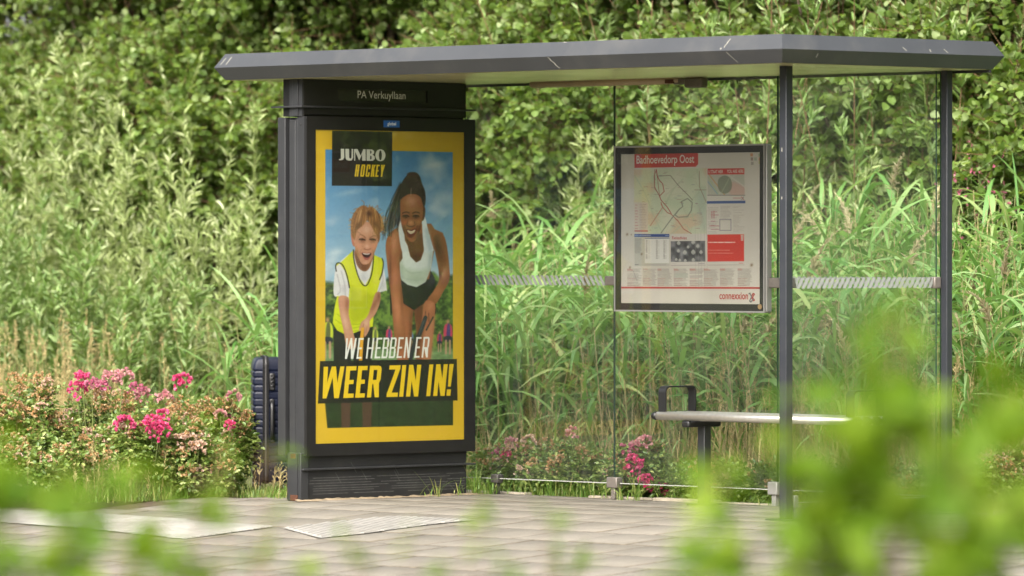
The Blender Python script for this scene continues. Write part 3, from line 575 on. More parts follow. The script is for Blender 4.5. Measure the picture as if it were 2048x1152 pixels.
def paint_map():
    s = Sheet([(1242, 309), (1520, 304), (1519, 609), (1242, 606)], 420, 450)
    rs = s.rs; H, W_ = s.nv, s.nu
    paper = np.array((206, 200, 188.)); s.col[:] = paper
    s.col *= (.965+.07*noise2(rs, H, W_, (6, 5)))[..., None]
    c = at_((1220, 280), 3.2); RED = (196, 66, 58)
    s.poly(c(158, 92, 562, 82, 568, 90, 568, 155, 552, 172, 158, 180), RED, .5, 1, False)
    # street map
    mp = np.array(c(155, 190, 622, 180, 620, 600, 245, 600, 245, 400, 155, 400)); W, al = s.cover(mp, .5); mm = np.zeros(s.SX.shape); mm[W] = al
    n = noise2(rs, H, W_, (12, 12)); n2 = noise2(rs, H, W_, (9, 9))
    base = np.array((206, 206, 182))*(1-n[..., None]) + np.array((186, 200, 168))*n[..., None]
    k = np.clip((n2-.62)*6, 0, 1)[..., None]*.55; base = base*(1-k)+np.array((214, 170, 140))*k
    s.put(W, al, (200, 202, 178), None); s.col = s.col*(1-mm[..., None]*.9)+base*mm[..., None]*.9
    s.poly(c(155, 240, 200, 260, 260, 400, 200, 400, 155, 390), (206, 204, 160), 4, .8, True, mm)
    s.poly(c(560, 360, 620, 320, 620, 560, 570, 540), (168, 182, 168), 8, .6, True, mm)
    for q in ((160, 230, 230, 350, 280, 480, 340, 600), (330, 470, 400, 330, 470, 250), (560, 190, 580, 320, 520, 400, 540, 520), (250, 560, 340, 440), (480, 500, 560, 470, 620, 380), (400, 600, 480, 540, 520, 590)): s.line(c(*q), 2.2, (176, 188, 160), .7, .8, True, mm)
    for i in range(70): x, y = 165+450*rs.rand(), 195+400*rs.rand(); s.line(c(x, y, x+50*rs.randn(), y+40*rs.randn()), .6, (168, 160, 140), .5, .5, False, mm)
    s.line(c(300, 195, 285, 230, 288, 310, 320, 355, 300, 190), 1.0, (140, 80, 70), .8, .5, False, mm)
    for q, w, cc in (((300, 190, 305, 230, 320, 260, 340, 280, 350, 330, 320, 360, 330, 385, 370, 430, 395, 470), 1.6, (160, 66, 62)), ((290, 190, 288, 300, 320, 360), 1.3, (150, 80, 74)),
                     ((330, 400, 340, 430, 370, 465, 395, 475, 440, 520, 475, 570, 525, 600), 1.5, (168, 84, 70)), ((310, 232, 390, 228, 440, 290, 500, 350, 532, 385), 1.4, (124, 116, 104)),
                     ((330, 595, 400, 500, 440, 450, 470, 425, 460, 395, 500, 375, 530, 400, 525, 450, 500, 490, 440, 495, 420, 480, 450, 440), 2.2, (132, 134, 122)), ((260, 550, 340, 430, 330, 410), 1.2, (186, 100, 84)),
                     ((575, 200, 576, 300, 620, 400), 1.1, (140, 120, 100)), ((545, 320, 620, 320), 1.1, (150, 130, 110))): s.line(c(*q), w, cc, .85, .5, False, mm)
    for i in range(44):
        x, y = 165+440*rs.rand(), 200+390*rs.rand(); s.line(c(x, y, x+8+22*rs.rand(), y), .9, [(120, 104, 100), (150, 90, 90), (110, 110, 130)][i % 3], .55, .5, False, mm)
    def rows(x0, x1, y0, y1, n, colr, al=.6, w=.8, mn=.6):
        for i in range(n):
            y = y0+(y1-y0)*(i+.5)/n
            if rs.rand() < .07: continue
            x = x0; xe = x0+(x1-x0)*(mn+(1-mn)*rs.rand())
            while x < xe:
                d = 5+16*rs.rand(); s.line(c(x, y, min(x+d, xe), y), w, colr, al*(.6+.4*rs.rand()), .45, False); x += d+3
    s.poly(c(158, 400, 244, 400, 244, 585, 158, 585), (204, 188, 172), .5, .8, False); rows(192, 240, 408, 575, 16, (120, 112, 104), .7); rows(162, 182, 408, 575, 9, (170, 70, 64), .7, 1.0, .4)
    s.poly(c(158, 579, 244, 579, 244, 586, 158, 586), (176, 60, 56), .4, 1, False)
    # you are here
    s.poly(c(628, 184, 860, 181, 860, 220, 628, 222), RED, .4, 1, False)
    pm = s.poly(c(628, 223, 860, 221, 862, 352, 628, 352), (184, 184, 168), .4, 1, False)
    s.poly(c(780, 270, 862, 300, 862, 350, 770, 350), (200, 164, 150), 3, .8, True, pm)
    for q, cc in (((628, 235, 700, 350), (170, 190, 150)), ((640, 225, 735, 350), (200, 150, 100)), ((628, 265, 690, 345), (136, 168, 180)), ((760, 225, 862, 300), (206, 200, 190)), ((800, 225, 700, 345), (196, 196, 180))): s.line(c(*q), 2.2, cc, .8, .8, False, pm)
    s.poly(c(692, 280, 702, 245, 736, 228, 770, 245, 782, 285, 772, 325, 736, 344, 702, 325), (120, 128, 108), .8, .75, True, pm); s.line(c(715, 340, 770, 235), 1.6, (170, 182, 150), .7, .6, False, pm)
    s.line(c(628, 354, 864, 354), 1.1, (90, 92, 90), .9, .4, False); s.line(c(790, 372, 838, 372), 1.0, (190, 90, 84), .8, .4, False); s.line(c(842, 364, 856, 382), 1.6, (180, 90, 84), .8, .4, False); s.line(c(856, 364, 842, 382), 1.6, (130, 130, 124), .8, .4, False)
    s.poly(c(624, 392, 866, 388, 866, 405, 624, 408), (70, 92, 142), .4, 1, False)
    for q in ((630, 420, 860, 600),): rows(q[0], q[0]+70, q[1], q[3], 20, (130, 124, 118), .55); rows(q[0]+80, q[0]+150, q[1], q[3]-80, 12, (120, 116, 112), .5); rows(q[0]+160, q[2], q[1], q[3], 22, (130, 124, 116), .5, .7, .3)
    for y in (460, 480, 520, 548, 572): s.line(c(650, y, 650+20+30*rs.rand(), y), 1.4, (176, 110, 120), .7, .5, False)
    for q in ((655, 460, 655, 500), (668, 455, 668, 500), (640, 550, 700, 550)): s.line(c(*q), 1.2, (176, 80, 90), .8, .4, False)
    for q in ((705, 508, 775, 508), (775, 508, 775, 578), (775, 578, 705, 578), (705, 578, 705, 508)): s.line(c(*q), 1.0, (96, 96, 116), .9, .4, False)
    # timetable
    s.poly(c(157, 603, 382, 603, 384, 806, 158, 806), (186, 184, 172), .4, 1, False); s.poly(c(225, 632, 382, 632, 382, 788, 225, 788), (216, 214, 206), .4, 1, False)
    s.poly(c(157, 602, 383, 602, 383, 620, 157, 620), (44, 72, 138), .4, 1, False); s.line(c(190, 611, 262, 611), 1.4, (190, 200, 220), .8, .4, False); s.line(c(358, 611, 378, 611), 1.4, (190, 200, 220), .8, .4, False); s.line(c(162, 611, 182, 611), 2.6, (170, 180, 210), .7, .5, False)
    s.line(c(228, 630, 382, 628), 1.5, (84, 100, 140), .7, .5, False); rows(161, 205, 628, 725, 18, (130, 126, 116), .8)
    for x in (232, 298, 346): rows(x, x+9, 638, 762, 19, (96, 92, 88), .8, .9, .9)
    for x in (248, 310, 358): rows(x, x+9, 638, 762, 19, (150, 146, 140), .5, .8, .9)
    rows(225, 380, 790, 803, 2, (140, 138, 130), .6); s.line(c(162, 797, 185, 797), 1.2, (90, 86, 80), .8, .4, False)
    # travel advice card
    s.poly(c(392, 604, 612, 602, 614, 800, 394, 802), (206, 200, 190), .4, 1, False); s.line(c(394, 802, 614, 800), .9, (140, 134, 128), .8, .4, False)
    d = s.poly(c(392, 648, 612, 645, 613, 778, 393, 780), (104, 104, 106), .4, 1, False)
    nn = noise2(rs, H, W_, (34, 36)); s.col = s.col*(1-d[..., None])+ (s.col*(.55+.9*nn)[..., None])*d[..., None]
    for x, y, r in ((443, 660, 12), (535, 655, 12), (503, 685, 9), (565, 680, 11), (441, 710, 10), (482, 720, 13), (536, 718, 14), (585, 718, 11), (427, 765, 9), (450, 770, 9), (485, 772, 10), (536, 768, 11)):
        s.poly(c(x-r, y, x, y-r*1.25, x+r, y, x, y+r*1.25), (186, 186, 178), .6, .9, True, d); s.blob(*c(x, y+r*1.7)[0], r/3.2*.9, r/3.2, (56, 56, 64), .6, 0, d)
    rows(400, 440, 788, 796, 1, (140, 136, 130)); s.line(c(570, 790, 606, 790), 1.6, (150, 146, 142), .8, .5, False)
    # red card (its square code is left out)
    r_ = s.poly(c(626, 605, 857, 603, 857, 776, 626, 778), (206, 62, 50), .4, 1, False); s.line(c(626, 800, 858, 799), .9, (150, 140, 134), .8, .4, False); s.line(c(824, 788, 850, 788), 1.2, (190, 90, 80), .8, .4, False)
    for y, x1, w in ((655, 800, 2.3), (681, 800, 2.3)): rows(633, x1, y-1, y+1, 1, (240, 220, 210), .95, w, .95)
    for y, x1 in ((705, 770), (724, 792), (742, 735)): rows(633, x1, y-1, y+1, 1, (232, 170, 158), .7, 1.5, .9)
    s.poly(c(836, 606, 854, 606, 852, 645, 838, 645), (214, 190, 178), .5, .9, False); s.line(c(845, 612, 844, 640), .9, (120, 100, 96), .6, .4, False)
    # small print
    for i, x in enumerate((112, 213, 308, 412, 514, 604, 706, 818)):
        cc = [(120, 112, 106), (150, 90, 84), (110, 108, 104)][i % 3] if i != 4 else (160, 120, 112)
        rows(x, x+92, 822, 935, 19, (124, 118, 110), .62, .9, .75); rows(x, x+40, 822, 835, 2, (178, 70, 64), .8, 1.0, .5); rows(x, x+60, 880, 935, 5, (170, 100, 92), .55, .9, .6)
    s.poly(c(416, 850, 500, 850, 500, 880, 416, 880), (176, 182, 168), .5, .6, False)
    s.poly(c(70, 938, 960, 941, 960, 953, 70, 949), (186, 56, 54), .4, 1, False)
    # corner marks, stains, scratches
    for x, y, cc in ((898, 86, (206, 126, 80)), (948, 88, (160, 178, 140)), (900, 112, (140, 116, 110)), (922, 112, (150, 170, 150)), (950, 112, (214, 130, 100)), (950, 134, (200, 196, 110)), (902, 140, (150, 144, 136))): s.rect(*c(x, y)[0], *c(x+16, y+20)[0], cc, .7)
    for x, y, r in ((904, 800, 2.6), (110, 604, 2.2), (204, 730, 2.0), (128, 815, 2), (137, 606, 1.2)): s.blob(*c(x, y)[0], r, r*1.3, (110, 84, 56), .75, .4)
    for x in (548, 566, 584, 606, 620): s.line(c(x, 420+200*rs.rand(), x+4, 940), .7, (160, 156, 146), .55, .5, False)
    s.line(c(150, 840, 175, 900), .9, (130, 124, 116), .7, .4, False); s.blob(*c(120, 300)[0], 9, 40, (222, 216, 202), .5)
    return s
# ---------------------------------------------------------------- the setting: ground, road, kerb, pavement, tactile strips
rs0 = np.random.RandomState(11)
def flat(name, pts, z, m, loc=(0, 0, 0), rz=0, th=0.0):
    bm = bm_new()
    if th: pr(bm, pts, z-th, z)
    else: bm.faces.new([bm.verts.new((x, y, z)) for x, y in pts])
    o = obj(name, bm, m); o.location = loc; o.rotation_euler = (0, 0, rz); return tag(o, kind='structure')
SLOC, SRZ = W(0, 0), -TH
FALL = .062                              # the pavement falls towards the road in front of the shelter
def hz(q_): return -FALL*max(0., -.15-q_)
def gpf(px, py):
    """point of the falling pavement seen at photo position px, py -> s, q"""
    z = 0
    for _ in range(40): s_, q_ = to_sq(*gp(px, py, z)); z = .5*z+.5*hz(q_)
    return s_, q_
ZR = hz(-5.17)
GROUND = mat('meadow_soil', (.07, .075, .03), .95, 0, .1, .45, 1.3, .4)
ASPH = mat('asphalt', (.055, .055, .055), .9, 0, .2, .25, 40, .4)
VERGE = mat('verge_soil', (.06, .075, .025), .95, 0, .1, .4, 2, .4)
KERB = mat('kerb_concrete', (.33, .32, .3), .85, 0, .2, .15, 12, .2)
flat('ground', [(-400, -300), (400, -300), (400, 500), (-400, 500)], -.62, GROUND)
flat('road', [(-80, -11.3), (80, -11.3), (80, -5.32), (-80, -5.32)], ZR-.13, ASPH, SLOC, SRZ)
flat('verge', [(-80, -40), (80, -40), (80, -11.3), (-80, -11.3)], -.02, VERGE, SLOC, SRZ, .58)
flat('planting_soil', [(-80, 1.47), (80, 1.47), (80, 30), (-80, 30)], -.012, GROUND, SLOC, SRZ, .58)
flat('bed_soil', [(-80, -.9), (-.86, -.9), (-1.0, .5), (-1.0, 1.47), (-80, 1.47)], -.012, GROUND, SLOC, SRZ, .4)
flat('kerb', [(-80, -5.32), (80, -5.32), (80, -5.17), (-80, -5.17)], ZR, KERB, SLOC, SRZ, .25)

def paver_mat(name='concrete_paver'):
    m = bpy.data.materials.new(name); m.use_nodes = True; n = m.node_tree.nodes; l = m.node_tree.links; b = n['Principled BSDF']
    b.inputs['Roughness'].default_value = .88; b.inputs['Specular IOR Level'].default_value = .2
    g = n.new('ShaderNodeNewGeometry'); tc = n.new('ShaderNodeTexCoord')
    rp = n.new('ShaderNodeValToRGB'); e_ = rp.color_ramp.elements; e_[0].color = (.128, .116, .098, 1); e_[1].color = (.143, .130, .111, 1); x = e_.new(.5); x.color = (.136, .123, .104, 1); l.new(g.outputs['Random Per Island'], rp.inputs[0]); out = rp.outputs[0]
    for sc_, lo, hi, p0, p1 in ((.9, .93, 1.05, .33, .7), (9, .9, 1.07, .35, .66), (120, .80, 1.16, .32, .68)):
        nz = n.new('ShaderNodeTexNoise'); nz.inputs['Scale'].default_value = sc_; nz.inputs['Detail'].default_value = 5; nz.inputs['Roughness'].default_value = .6; l.new(tc.outputs['Object'], nz.inputs['Vector'])
        r = n.new('ShaderNodeValToRGB'); r.color_ramp.elements[0].color = (lo, lo, lo*.98, 1); r.color_ramp.elements[1].color = (hi, hi, hi, 1); r.color_ramp.elements[0].position = p0; r.color_ramp.elements[1].position = p1; l.new(nz.outputs['Fac'], r.inputs[0])
        mx = n.new('ShaderNodeMixRGB'); mx.blend_type = 'MULTIPLY'; mx.inputs[0].default_value = 1; l.new(out, mx.inputs[1]); l.new(r.outputs[0], mx.inputs[2]); out = mx.outputs[0]
    l.new(out, b.inputs['Base Color'])
    bp = n.new('ShaderNodeBump'); bp.inputs['Strength'].default_value = .35; bp.inputs['Distance'].default_value = .004; l.new(nz.outputs['Fac'], bp.inputs['Height']); l.new(bp.outputs[0], b.inputs['Normal'])
    return m
JOINT = mat('joint_sand', (.06, .047, .033), .95, 0, .1, .35, 25)
PAVER = paver_mat()
def pavers():
    """concrete slabs in half bond, each a little out of level, chamfered, over a bed of dark joint sand"""
    rs = np.random.RandomState(9); Vs, Fs = [], []; tw = .4; gap = .008; ch = .008; k = 0
    for r_, q_ in enumerate(np.arange(-5.165, 1.46, tw)):
        for s_ in np.arange(-14+(r_ % 2)*tw/2, 12, tw):
            x0, x1, y0, y1 = s_+gap/2, s_+tw-gap/2, q_+gap/2, min(q_+tw-gap/2, 1.468)
            if x0 < -.86 and y1 > -.88:
                if x1 > -.95 and y0 < .5 and y0 > -.9 and x1 > -.5: x0 = max(x0, -.93)
                elif y0 < -.9: y1 = -.9
                else: continue
            if y1-y0 < .03 or x1-x0 < .03: continue
            z = .0006*rs.randn(); tx, ty = .0007*rs.randn(2)
            P = [(x0, y0), (x1, y0), (x1, y1), (x0, y1)]; T = [(x0+ch, y0+ch), (x1-ch, y0+ch), (x1-ch, y1-ch), (x0+ch, y1-ch)]
            h = lambda p: min(.0035, z+tx*(p[0]-s_-tw/2)/tw*2+ty*(p[1]-q_-tw/2)/tw*2)
            Vs += [(*p, h(p)-.006+hz(p[1])) for p in P]+[(*p, h(p)+hz(p[1])) for p in T]
            Fs += [(k+4, k+5, k+6, k+7)]+[(k+i_, k+(i_+1) % 4, k+4+(i_+1) % 4, k+4+i_) for i_ in range(4)]; k += 8
    o = mesh_np('pavement', np.array(Vs), [(np.array(Fs).reshape(-1, 5, 4)[:, 0], 0), (np.array(Fs).reshape(-1, 5, 4)[:, 1:].reshape(-1, 4), 1)], [PAVER, mat('dirty_paver_edge', (.085, .073, .055), .9, 0, .15, .3, 30)]); o.location = SLOC; o.rotation_euler = (0, 0, SRZ); tag(o, kind='structure')
    def sheet(nm, m, x0, x1, x0b, dz):
        bm = bm_new(); V = [bm.verts.new((x_, q_, hz(q_)+dz)) for q_ in (-5.17, -.9, -.15, 1.47) for x_ in ((x0 if q_ < -.85 else x0b), x1)]
        for i_ in (0, 2, 4): bm.faces.new((V[i_], V[i_+1], V[i_+3], V[i_+2]))
        o = obj(nm, bm, m); o.location = SLOC; o.rotation_euler = (0, 0, SRZ); tag(o, kind='structure')
    sheet('pavement_bed', JOINT, -80, 80, -.98, -.0078)
    sheet('pavement_near_end', PAVER, 12.3, 80, 12.3, 0)
    bm = bm_new(); V = [bm.verts.new((x_, q_, hz(q_))) for q_ in (-5.17, -.9) for x_ in (-80, -14)]; bm.faces.new((V[0], V[1], V[3], V[2])); o = obj('pavement_far_end', bm, PAVER); o.location = SLOC; o.rotation_euler = (0, 0, SRZ); tag(o, kind='structure')
pavers()
EDGE = mat('edging_stone', (.3, .26, .2), .9, 0, .2, .25, 9, .3)
bm = bm_new()
x = -.35
while x < 9:
    L = .5+.02*rs0.randn(); bx(bm, x, x+L-.012, 1.475, 1.535, -.1, .012+.006*rs0.randn(), .006); x += L
o = tag(obj('edging', bm, EDGE), kind='structure'); o.location = SLOC; o.rotation_euler = (0, 0, SRZ)

TACT = mat('white_tactile_concrete', (.19, .182, .165), .8, 0, .2, .2, 5, 0, 0, .6, 3, (.13, .118, .098))
def tactile(name, pts_px, along, step=.055):
    """white slab 4 mm proud of the pavement with raised bars along one direction; outline clipped per bar"""
    pts = [gpf(x, y) for x, y in pts_px]; bm = bm_new()
    bm.faces.new([bm.verts.new((x, y, .005)) for x, y in pts])
    a = np.array(along)/np.hypot(*along); p = np.array((-a[1], a[0])); P = np.array(pts)
    v = (P@p).min()+step/2
    while v < (P@p).max():
        hit = []
        for q0, q1 in zip(P, np.roll(P, -1, 0)):
            d0, d1 = q0@p-v, q1@p-v
            if d0*d1 < 0: k = d0/(d0-d1); hit.append((q0+(q1-q0)*k)@a)
        hit.sort()
        for u0, u1 in zip(hit[::2], hit[1::2]):
            u = u0+.012
            while u < u1-.03:
                e = u1-.012
                c = [a*u+p*(v-.017), a*e+p*(v-.017), a*e+p*(v+.017), a*u+p*(v+.017)]; t = [a*(u+.006)+p*(v-.011), a*(e-.006)+p*(v-.011), a*(e-.006)+p*(v+.011), a*(u+.006)+p*(v+.011)]
                lo = [bm.verts.new((*q, .0055)) for q in c]; hi = [bm.verts.new((*q, .0105)) for q in t]
                bm.faces.new(hi)
                for i in range(4): bm.faces.new((lo[i], lo[(i+1) % 4], hi[(i+1) % 4], hi[i]))
                u = e+.5
        v += step
    for v_ in bm.verts: v_.co.z += hz(v_.co.y)
    o = tag(obj(name, bm, TACT), kind='structure'); o.location = SLOC; o.rotation_euler = (0, 0, SRZ)
tactile('tactile_paving', [(-160, 1016), (51, 1023), (219, 1030), (335, 1039), (545, 1055.5), (369, 1080), (290, 1071), (171, 1059), (0, 1046), (-200, 1034)], (1, -.05))
tactile('tactile_paving', [(566, 1058), (660, 1046.6), (773, 1035), (807, 1034.7), (954, 1041.5), (882, 1048), (797, 1059), (732, 1068.5), (640, 1078)], (.45, -1))

# ---------------------------------------------------------------- bus shelter
sh = thing('bus_shelter', 'dark grey metal and glass bus shelter with flat roof and lit-style poster column at one end', 'bus shelter', SLOC, SRZ)
sh['label'] = 'dark grey bus shelter with clear glass walls, flat overhanging roof and poster column'
s0, s1, q0, q1, zb, zr, zt, e = -.597, 3.692, -.146, 1.514, 2.294, 2.362, 2.437, .044
bm = bm_new()
def ring(i, z): return [bm.verts.new(p) for p in ((s0+i, q0+i, z), (s1-i, q0+i, z), (s1-i, q1-i, z), (s0+i, q1-i, z))]
a, b, c, d = ring(e, zb), ring(0, zr), ring(e, zt), ring(e+.05, zt-.03)
for lo, hi in ((a, b), (b, c), (c, d)):
    for i in range(4): bm.faces.new((lo[i], lo[(i+1) % 4], hi[(i+1) % 4], hi[i]))
f = bm.faces.new(d); f.material_index = 1
i = e+.012; g = ring(i, zb+.004)
for k in range(4): bm.faces.new((g[k], g[(k+1) % 4], a[(k+1) % 4], a[k]))
f = bm.faces.new(g[::-1]); f.material_index = 0
# bird droppings and scratches on the fascia
def splat(s_, top, w, h, lean=0.0, side='front', low=False):
    z0_, z1_ = (zb, zr) if low else (zr, zt)
    def pt(u, v):
        t = v; off = (e*(1-t) if low else e*t); z = z0_+(z1_-z0_)*t
        return (s_+u, q0+off-.0015, z) if side == 'front' else (s1-off+.0015, s_+u, z)
    n = 7; top_ = [(lean*k/n + w*(.5+.5*math.sin(k*2.1))*.5, top-h*k/n) for k in range(n+1)]
    P = [pt(u+w*.3+.002, v) for u, v in top_] + [pt(u-w*.3, v) for u, v in reversed(top_)]
    f = bm.faces.new([bm.verts.new(p) for p in P]); f.material_index = 2
for a_ in ((-.535, .7, .008, .5, -.02), (-.49, .75, .009, .55, -.02), (3.3, .8, .007, .6, -.02), (3.26, .2, .012, .12), (2.1, .98, .04, .04)): splat(*a_)
splat(2.02, .95, .014, .85, .05, 'front', True); splat(3.3, .9, .005, .8, .05, 'front', True)
for a_ in ((.75, .4, .007, .25, .02), (.95, .3, .009, .18, .0), (1.06, .35, .007, .25, .02)): splat(*a_, side='right')
splat(.12, .75, .008, .3, .0, 'right', True)
roof = obj('roof', bm, [FASCIA, ROOFTOP, DROP], sh)
bm = bm_new(); bx(bm, s0+i+.01, s1-i-.01, q0+i+.01, q1-i-.01, zb-.0015, zb+.003); obj('soffit', bm, SOFFIT, roof)
bm = bm_new(); bx(bm, s0+e+.004, s1-e-.004, q1-e-.02, q1-e-.004, zb-.016, zb-.002); obj('drip_edge', bm, RUBBER, roof)
bm = bm_new(); tube(bm, [(.35, 1.36, zb-.014), (1.5, 1.36, zb-.014)], .02, 10); lf = obj('light_fitting', bm, CREAM, sh)
bm = bm_new(); bx(bm, 1.46, 1.64, 1.345, 1.375, zb-.036, zb-.004, .006, 0); bx(bm, 1.4, 1.475, 1.34, 1.38, zb-.03, zb-.006, .006, 1); obj('lamp_end', bm, [BROWN, RUST], lf)
bm = bm_new(); pr(bm, [(1.59, zb-.062), (1.67, zb-.056), (1.7, zb-.044), (1.7, zb-.02), (1.57, zb-.02), (1.565, zb-.05)], 1.31, 1.37, 1, 0) if False else bx(bm, 1.585, 1.715, 1.3, 1.36, zb-.058, zb-.003, .012); obj('motion_sensor', bm, BROWN, lf)

# poster column
ad = obj('poster_case', (lambda b_: (bx(b_, -.075, -.02, 0.0, 1.26, .244, 2.09), b_)[1])(bm_new()), ANTH, sh)
bm = bm_new()   # front door ring, poster opening .0645..1.1796 x .3096..2.0196
qa, qb_, za, zc = .066, 1.178, .311, 2.018
for P in ((-.0198, .0, 0, qa, .244, 2.09), (-.0198, .0, qb_, 1.26, .244, 2.09), (-.0198, .0, qa, qb_, .244, za), (-.0198, .0, qa, qb_, zc, 2.09)): bx(bm, *P)
bmesh.ops.remove_doubles(bm, verts=bm.verts, dist=1e-5)
obj('front_door_frame', bm, ANTHD, ad)
bm = bm_new(); bx(bm, -.236, -.176, .0, 1.26, .244, 2.085, .003); obj('rear_door', bm, ANTH, ad)
bm = bm_new(); bx(bm, -.175, -.076, .03, 1.235, .246, 2.08); bx(bm, -.147, -.1, .006, .03, .25, 2.07, .003); bx(bm, -.096, -.079, .004, .03, .25, 2.08, .002); obj('hinge_channel', bm, [ANTH], ad)
bm = bm_new()
for s_, z_ in ((-.206, .29), (-.03, .29), (-.05, 2.045)): tube(bm, [(s_, .004, z_), (s_, -.003, z_)], .006, 10)
obj('lock_screw', bm, RUBBER, ad)
P_ = paint_poster()
PM = print_mat('printed_poster', 1)
po = sheet_obj('poster', P_, [(-.006, .0645, 2.0196), (-.006, 1.1796, 2.0196), (-.006, 1.1796, .3096), (-.006, .0645, .3096)], PM, ad, .68)
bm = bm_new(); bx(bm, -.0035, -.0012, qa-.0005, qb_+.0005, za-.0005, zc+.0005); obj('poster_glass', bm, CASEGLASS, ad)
bm = bm_new(); bx(bm, -.002, .0012, .566, .685, 2.038, 2.075); st = obj('sticker', bm, STICK, ad)
text_obj('sticker_lettering', st, STICKW, 'global', .026, (0, 1, 0), (0, 0, 1), (.0014, .5935, 2.0495), width=.064, bold=.012)
# post and plinth below, header above
bm = bm_new(); bx(bm, -.134, -.026, -.02, .035, 0, .262, .003); bx(bm, -.107, -.05, -.024, -.019, .004, .26); obj('corner_post', bm, ANTH, sh)
bm = bm_new(); bx(bm, -.109, -.048, -.0245, -.021, .002, .034, .001); obj('rust_patch', bm, RUST, sh)
bm = bm_new(); bx(bm, -.105, -.065, -.0247, -.022, .232, .258, .001); obj('rust_patch', bm, RUST, sh)
bm = bm_new(); bx(bm, -.2, -.036, .0352, 1.225, 0, .243)
obj('plinth', bm, PLINTH, sh)
SCR = mat('scratched_paint', (.085, .085, .08), .6, 0, .3, .3, 40)
bm = bm_new()
for k, z_ in enumerate((.035, .052, .064, .078, .092, .108, .122)):
    u = .045+.05*rs0.rand()
    while u < 1.2:
        L = .08+.5*rs0.rand(); bx(bm, -.037, -.0352, u, min(u+L, 1.21), z_, z_+.0022); u += L+.02+.12*rs0.rand()
for k in range(5):
    u, z_ = .2+.9*rs0.rand(), .06+.1*rs0.rand(); f = bm.faces.new([bm.verts.new((-.0352, u+a_, z_+b_)) for a_, b_ in ((0, 0), (.003, 0), (-.04, .06), (-.042, .06))])
obj('scratches', bm, SCR, sh)
for nm, z_ in (('ledge', .172), ('ledge', 2.142)):
    bm = bm_new(); bx(bm, -.06 if z_ < 1 else -.2, -.008, -.015 if z_ < 1 else -.03, 1.272, z_-.005, z_+.005, .002)
    if z_ > 1: bx(bm, -.27, -.2, -.02, 1.0, z_-.004, z_+.004)
    obj(nm, bm, ANTH, sh)
bm = bm_new(); bx(bm, -.134, -.03, -.006, .008, 2.0905, 2.293); bx(bm, -.105, -.06, -.012, -.005, 2.0905, 2.29, .002); obj('corner_post', bm, ANTH, sh)
bm = bm_new(); bx(bm, -.2, -.05, .0085, 1.217, 2.0905, 2.292)
for P in ((.009, .26, 2.1, 2.29), (.924, 1.216, 2.1, 2.29), (.26, .924, 2.1, 2.178), (.26, .924, 2.243, 2.29)): bx(bm, -.0499, -.03, *P)
hd = obj('header', bm, ANTHD, sh)
bm = bm_new(); bx(bm, -.0498, -.038, .2605, .9235, 2.1785, 2.2425); nm = obj('stop_name_sign', bm, PLATE, hd)
text_obj('stop_name', nm, SIGNW, 'PA Verkuyllaan', .059, (0, 1, 0), (0, 0, 1), (-.0378, .408, 2.196), width=.357)

# sand blown against the foot of the plinth
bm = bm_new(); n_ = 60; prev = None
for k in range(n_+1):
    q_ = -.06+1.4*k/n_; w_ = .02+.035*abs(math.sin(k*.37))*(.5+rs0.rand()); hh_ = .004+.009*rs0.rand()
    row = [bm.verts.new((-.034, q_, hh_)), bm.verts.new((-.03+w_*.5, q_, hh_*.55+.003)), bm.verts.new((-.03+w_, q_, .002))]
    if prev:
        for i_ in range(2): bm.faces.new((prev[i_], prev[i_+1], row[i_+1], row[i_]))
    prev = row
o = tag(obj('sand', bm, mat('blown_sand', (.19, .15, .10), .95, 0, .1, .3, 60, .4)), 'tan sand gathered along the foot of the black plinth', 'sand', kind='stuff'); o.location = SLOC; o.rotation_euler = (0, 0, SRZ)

# posts
def post(cs, cq, w, zt_=2.2925):
    bm = bm_new(); h = w/2
    bx(bm, cs-h, cs+h, cq-h, cq+h, 0, zt_, .004)
    bx(bm, cs-h-.001, cs-h+.004, cq-.003, cq+.003, .02, zt_-.01) if False else None
    bx(bm, cs-.075, cs+.075, cq-.075, cq+.075, -.002, .008, .003)
    return obj('post', bm, POSTM, sh)
POSTM = mat('post_paint', (.019, .021, .026), .4, 0, .45, .1, 5, 0, 0, .3, 9, (.05, .048, .044))
post(3.35, .242, .049); post(3.388, 1.408, .043)
bm = bm_new()
for z_ in (1.62, 1.86): bx(bm, 3.342, 3.348, .2165, .2178, z_, z_+.012+.02*rs0.rand())
obj('bird_dropping', bm, DROP, sh)

# glass walls
qg = 1.408
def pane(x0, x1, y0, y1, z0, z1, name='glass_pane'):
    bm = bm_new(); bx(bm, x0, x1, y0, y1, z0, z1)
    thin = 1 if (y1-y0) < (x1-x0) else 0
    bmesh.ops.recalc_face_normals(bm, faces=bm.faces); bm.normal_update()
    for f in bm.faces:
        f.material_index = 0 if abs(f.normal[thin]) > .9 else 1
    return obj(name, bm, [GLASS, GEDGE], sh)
def hatch(parent, u0, u1, fixed, ax, z0=1.1695, z1=1.2235, lean=.036, per=.038, fill=.0225, rnd=True):
    """slanted white bars of the warning band, on a plane a hair in front of its pane"""
    bm = bm_new(); u = u0-abs(lean)
    while u < u1:
        pts = [(u, z0 if lean < 0 else z0), (u+fill, z0), (u+fill-lean, z1), (u-lean, z1)]
        pts = [(min(max(a_, u0), u1), b_) for a_, b_ in pts]
        if len({p[0] for p in pts}) > 1:
            vs = [bm.verts.new((a_, fixed, b_) if ax == 1 else (fixed, a_, b_)) for a_, b_ in pts]; bm.faces.new(vs)
        u += per
    return obj('warning_band', bm, FILM, parent)
zg0, zg1 = .091, 2.29
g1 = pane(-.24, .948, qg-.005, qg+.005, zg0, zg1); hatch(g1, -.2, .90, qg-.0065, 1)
g2 = pane(.954, 2.181, qg-.005, qg+.005, zg0, zg1)
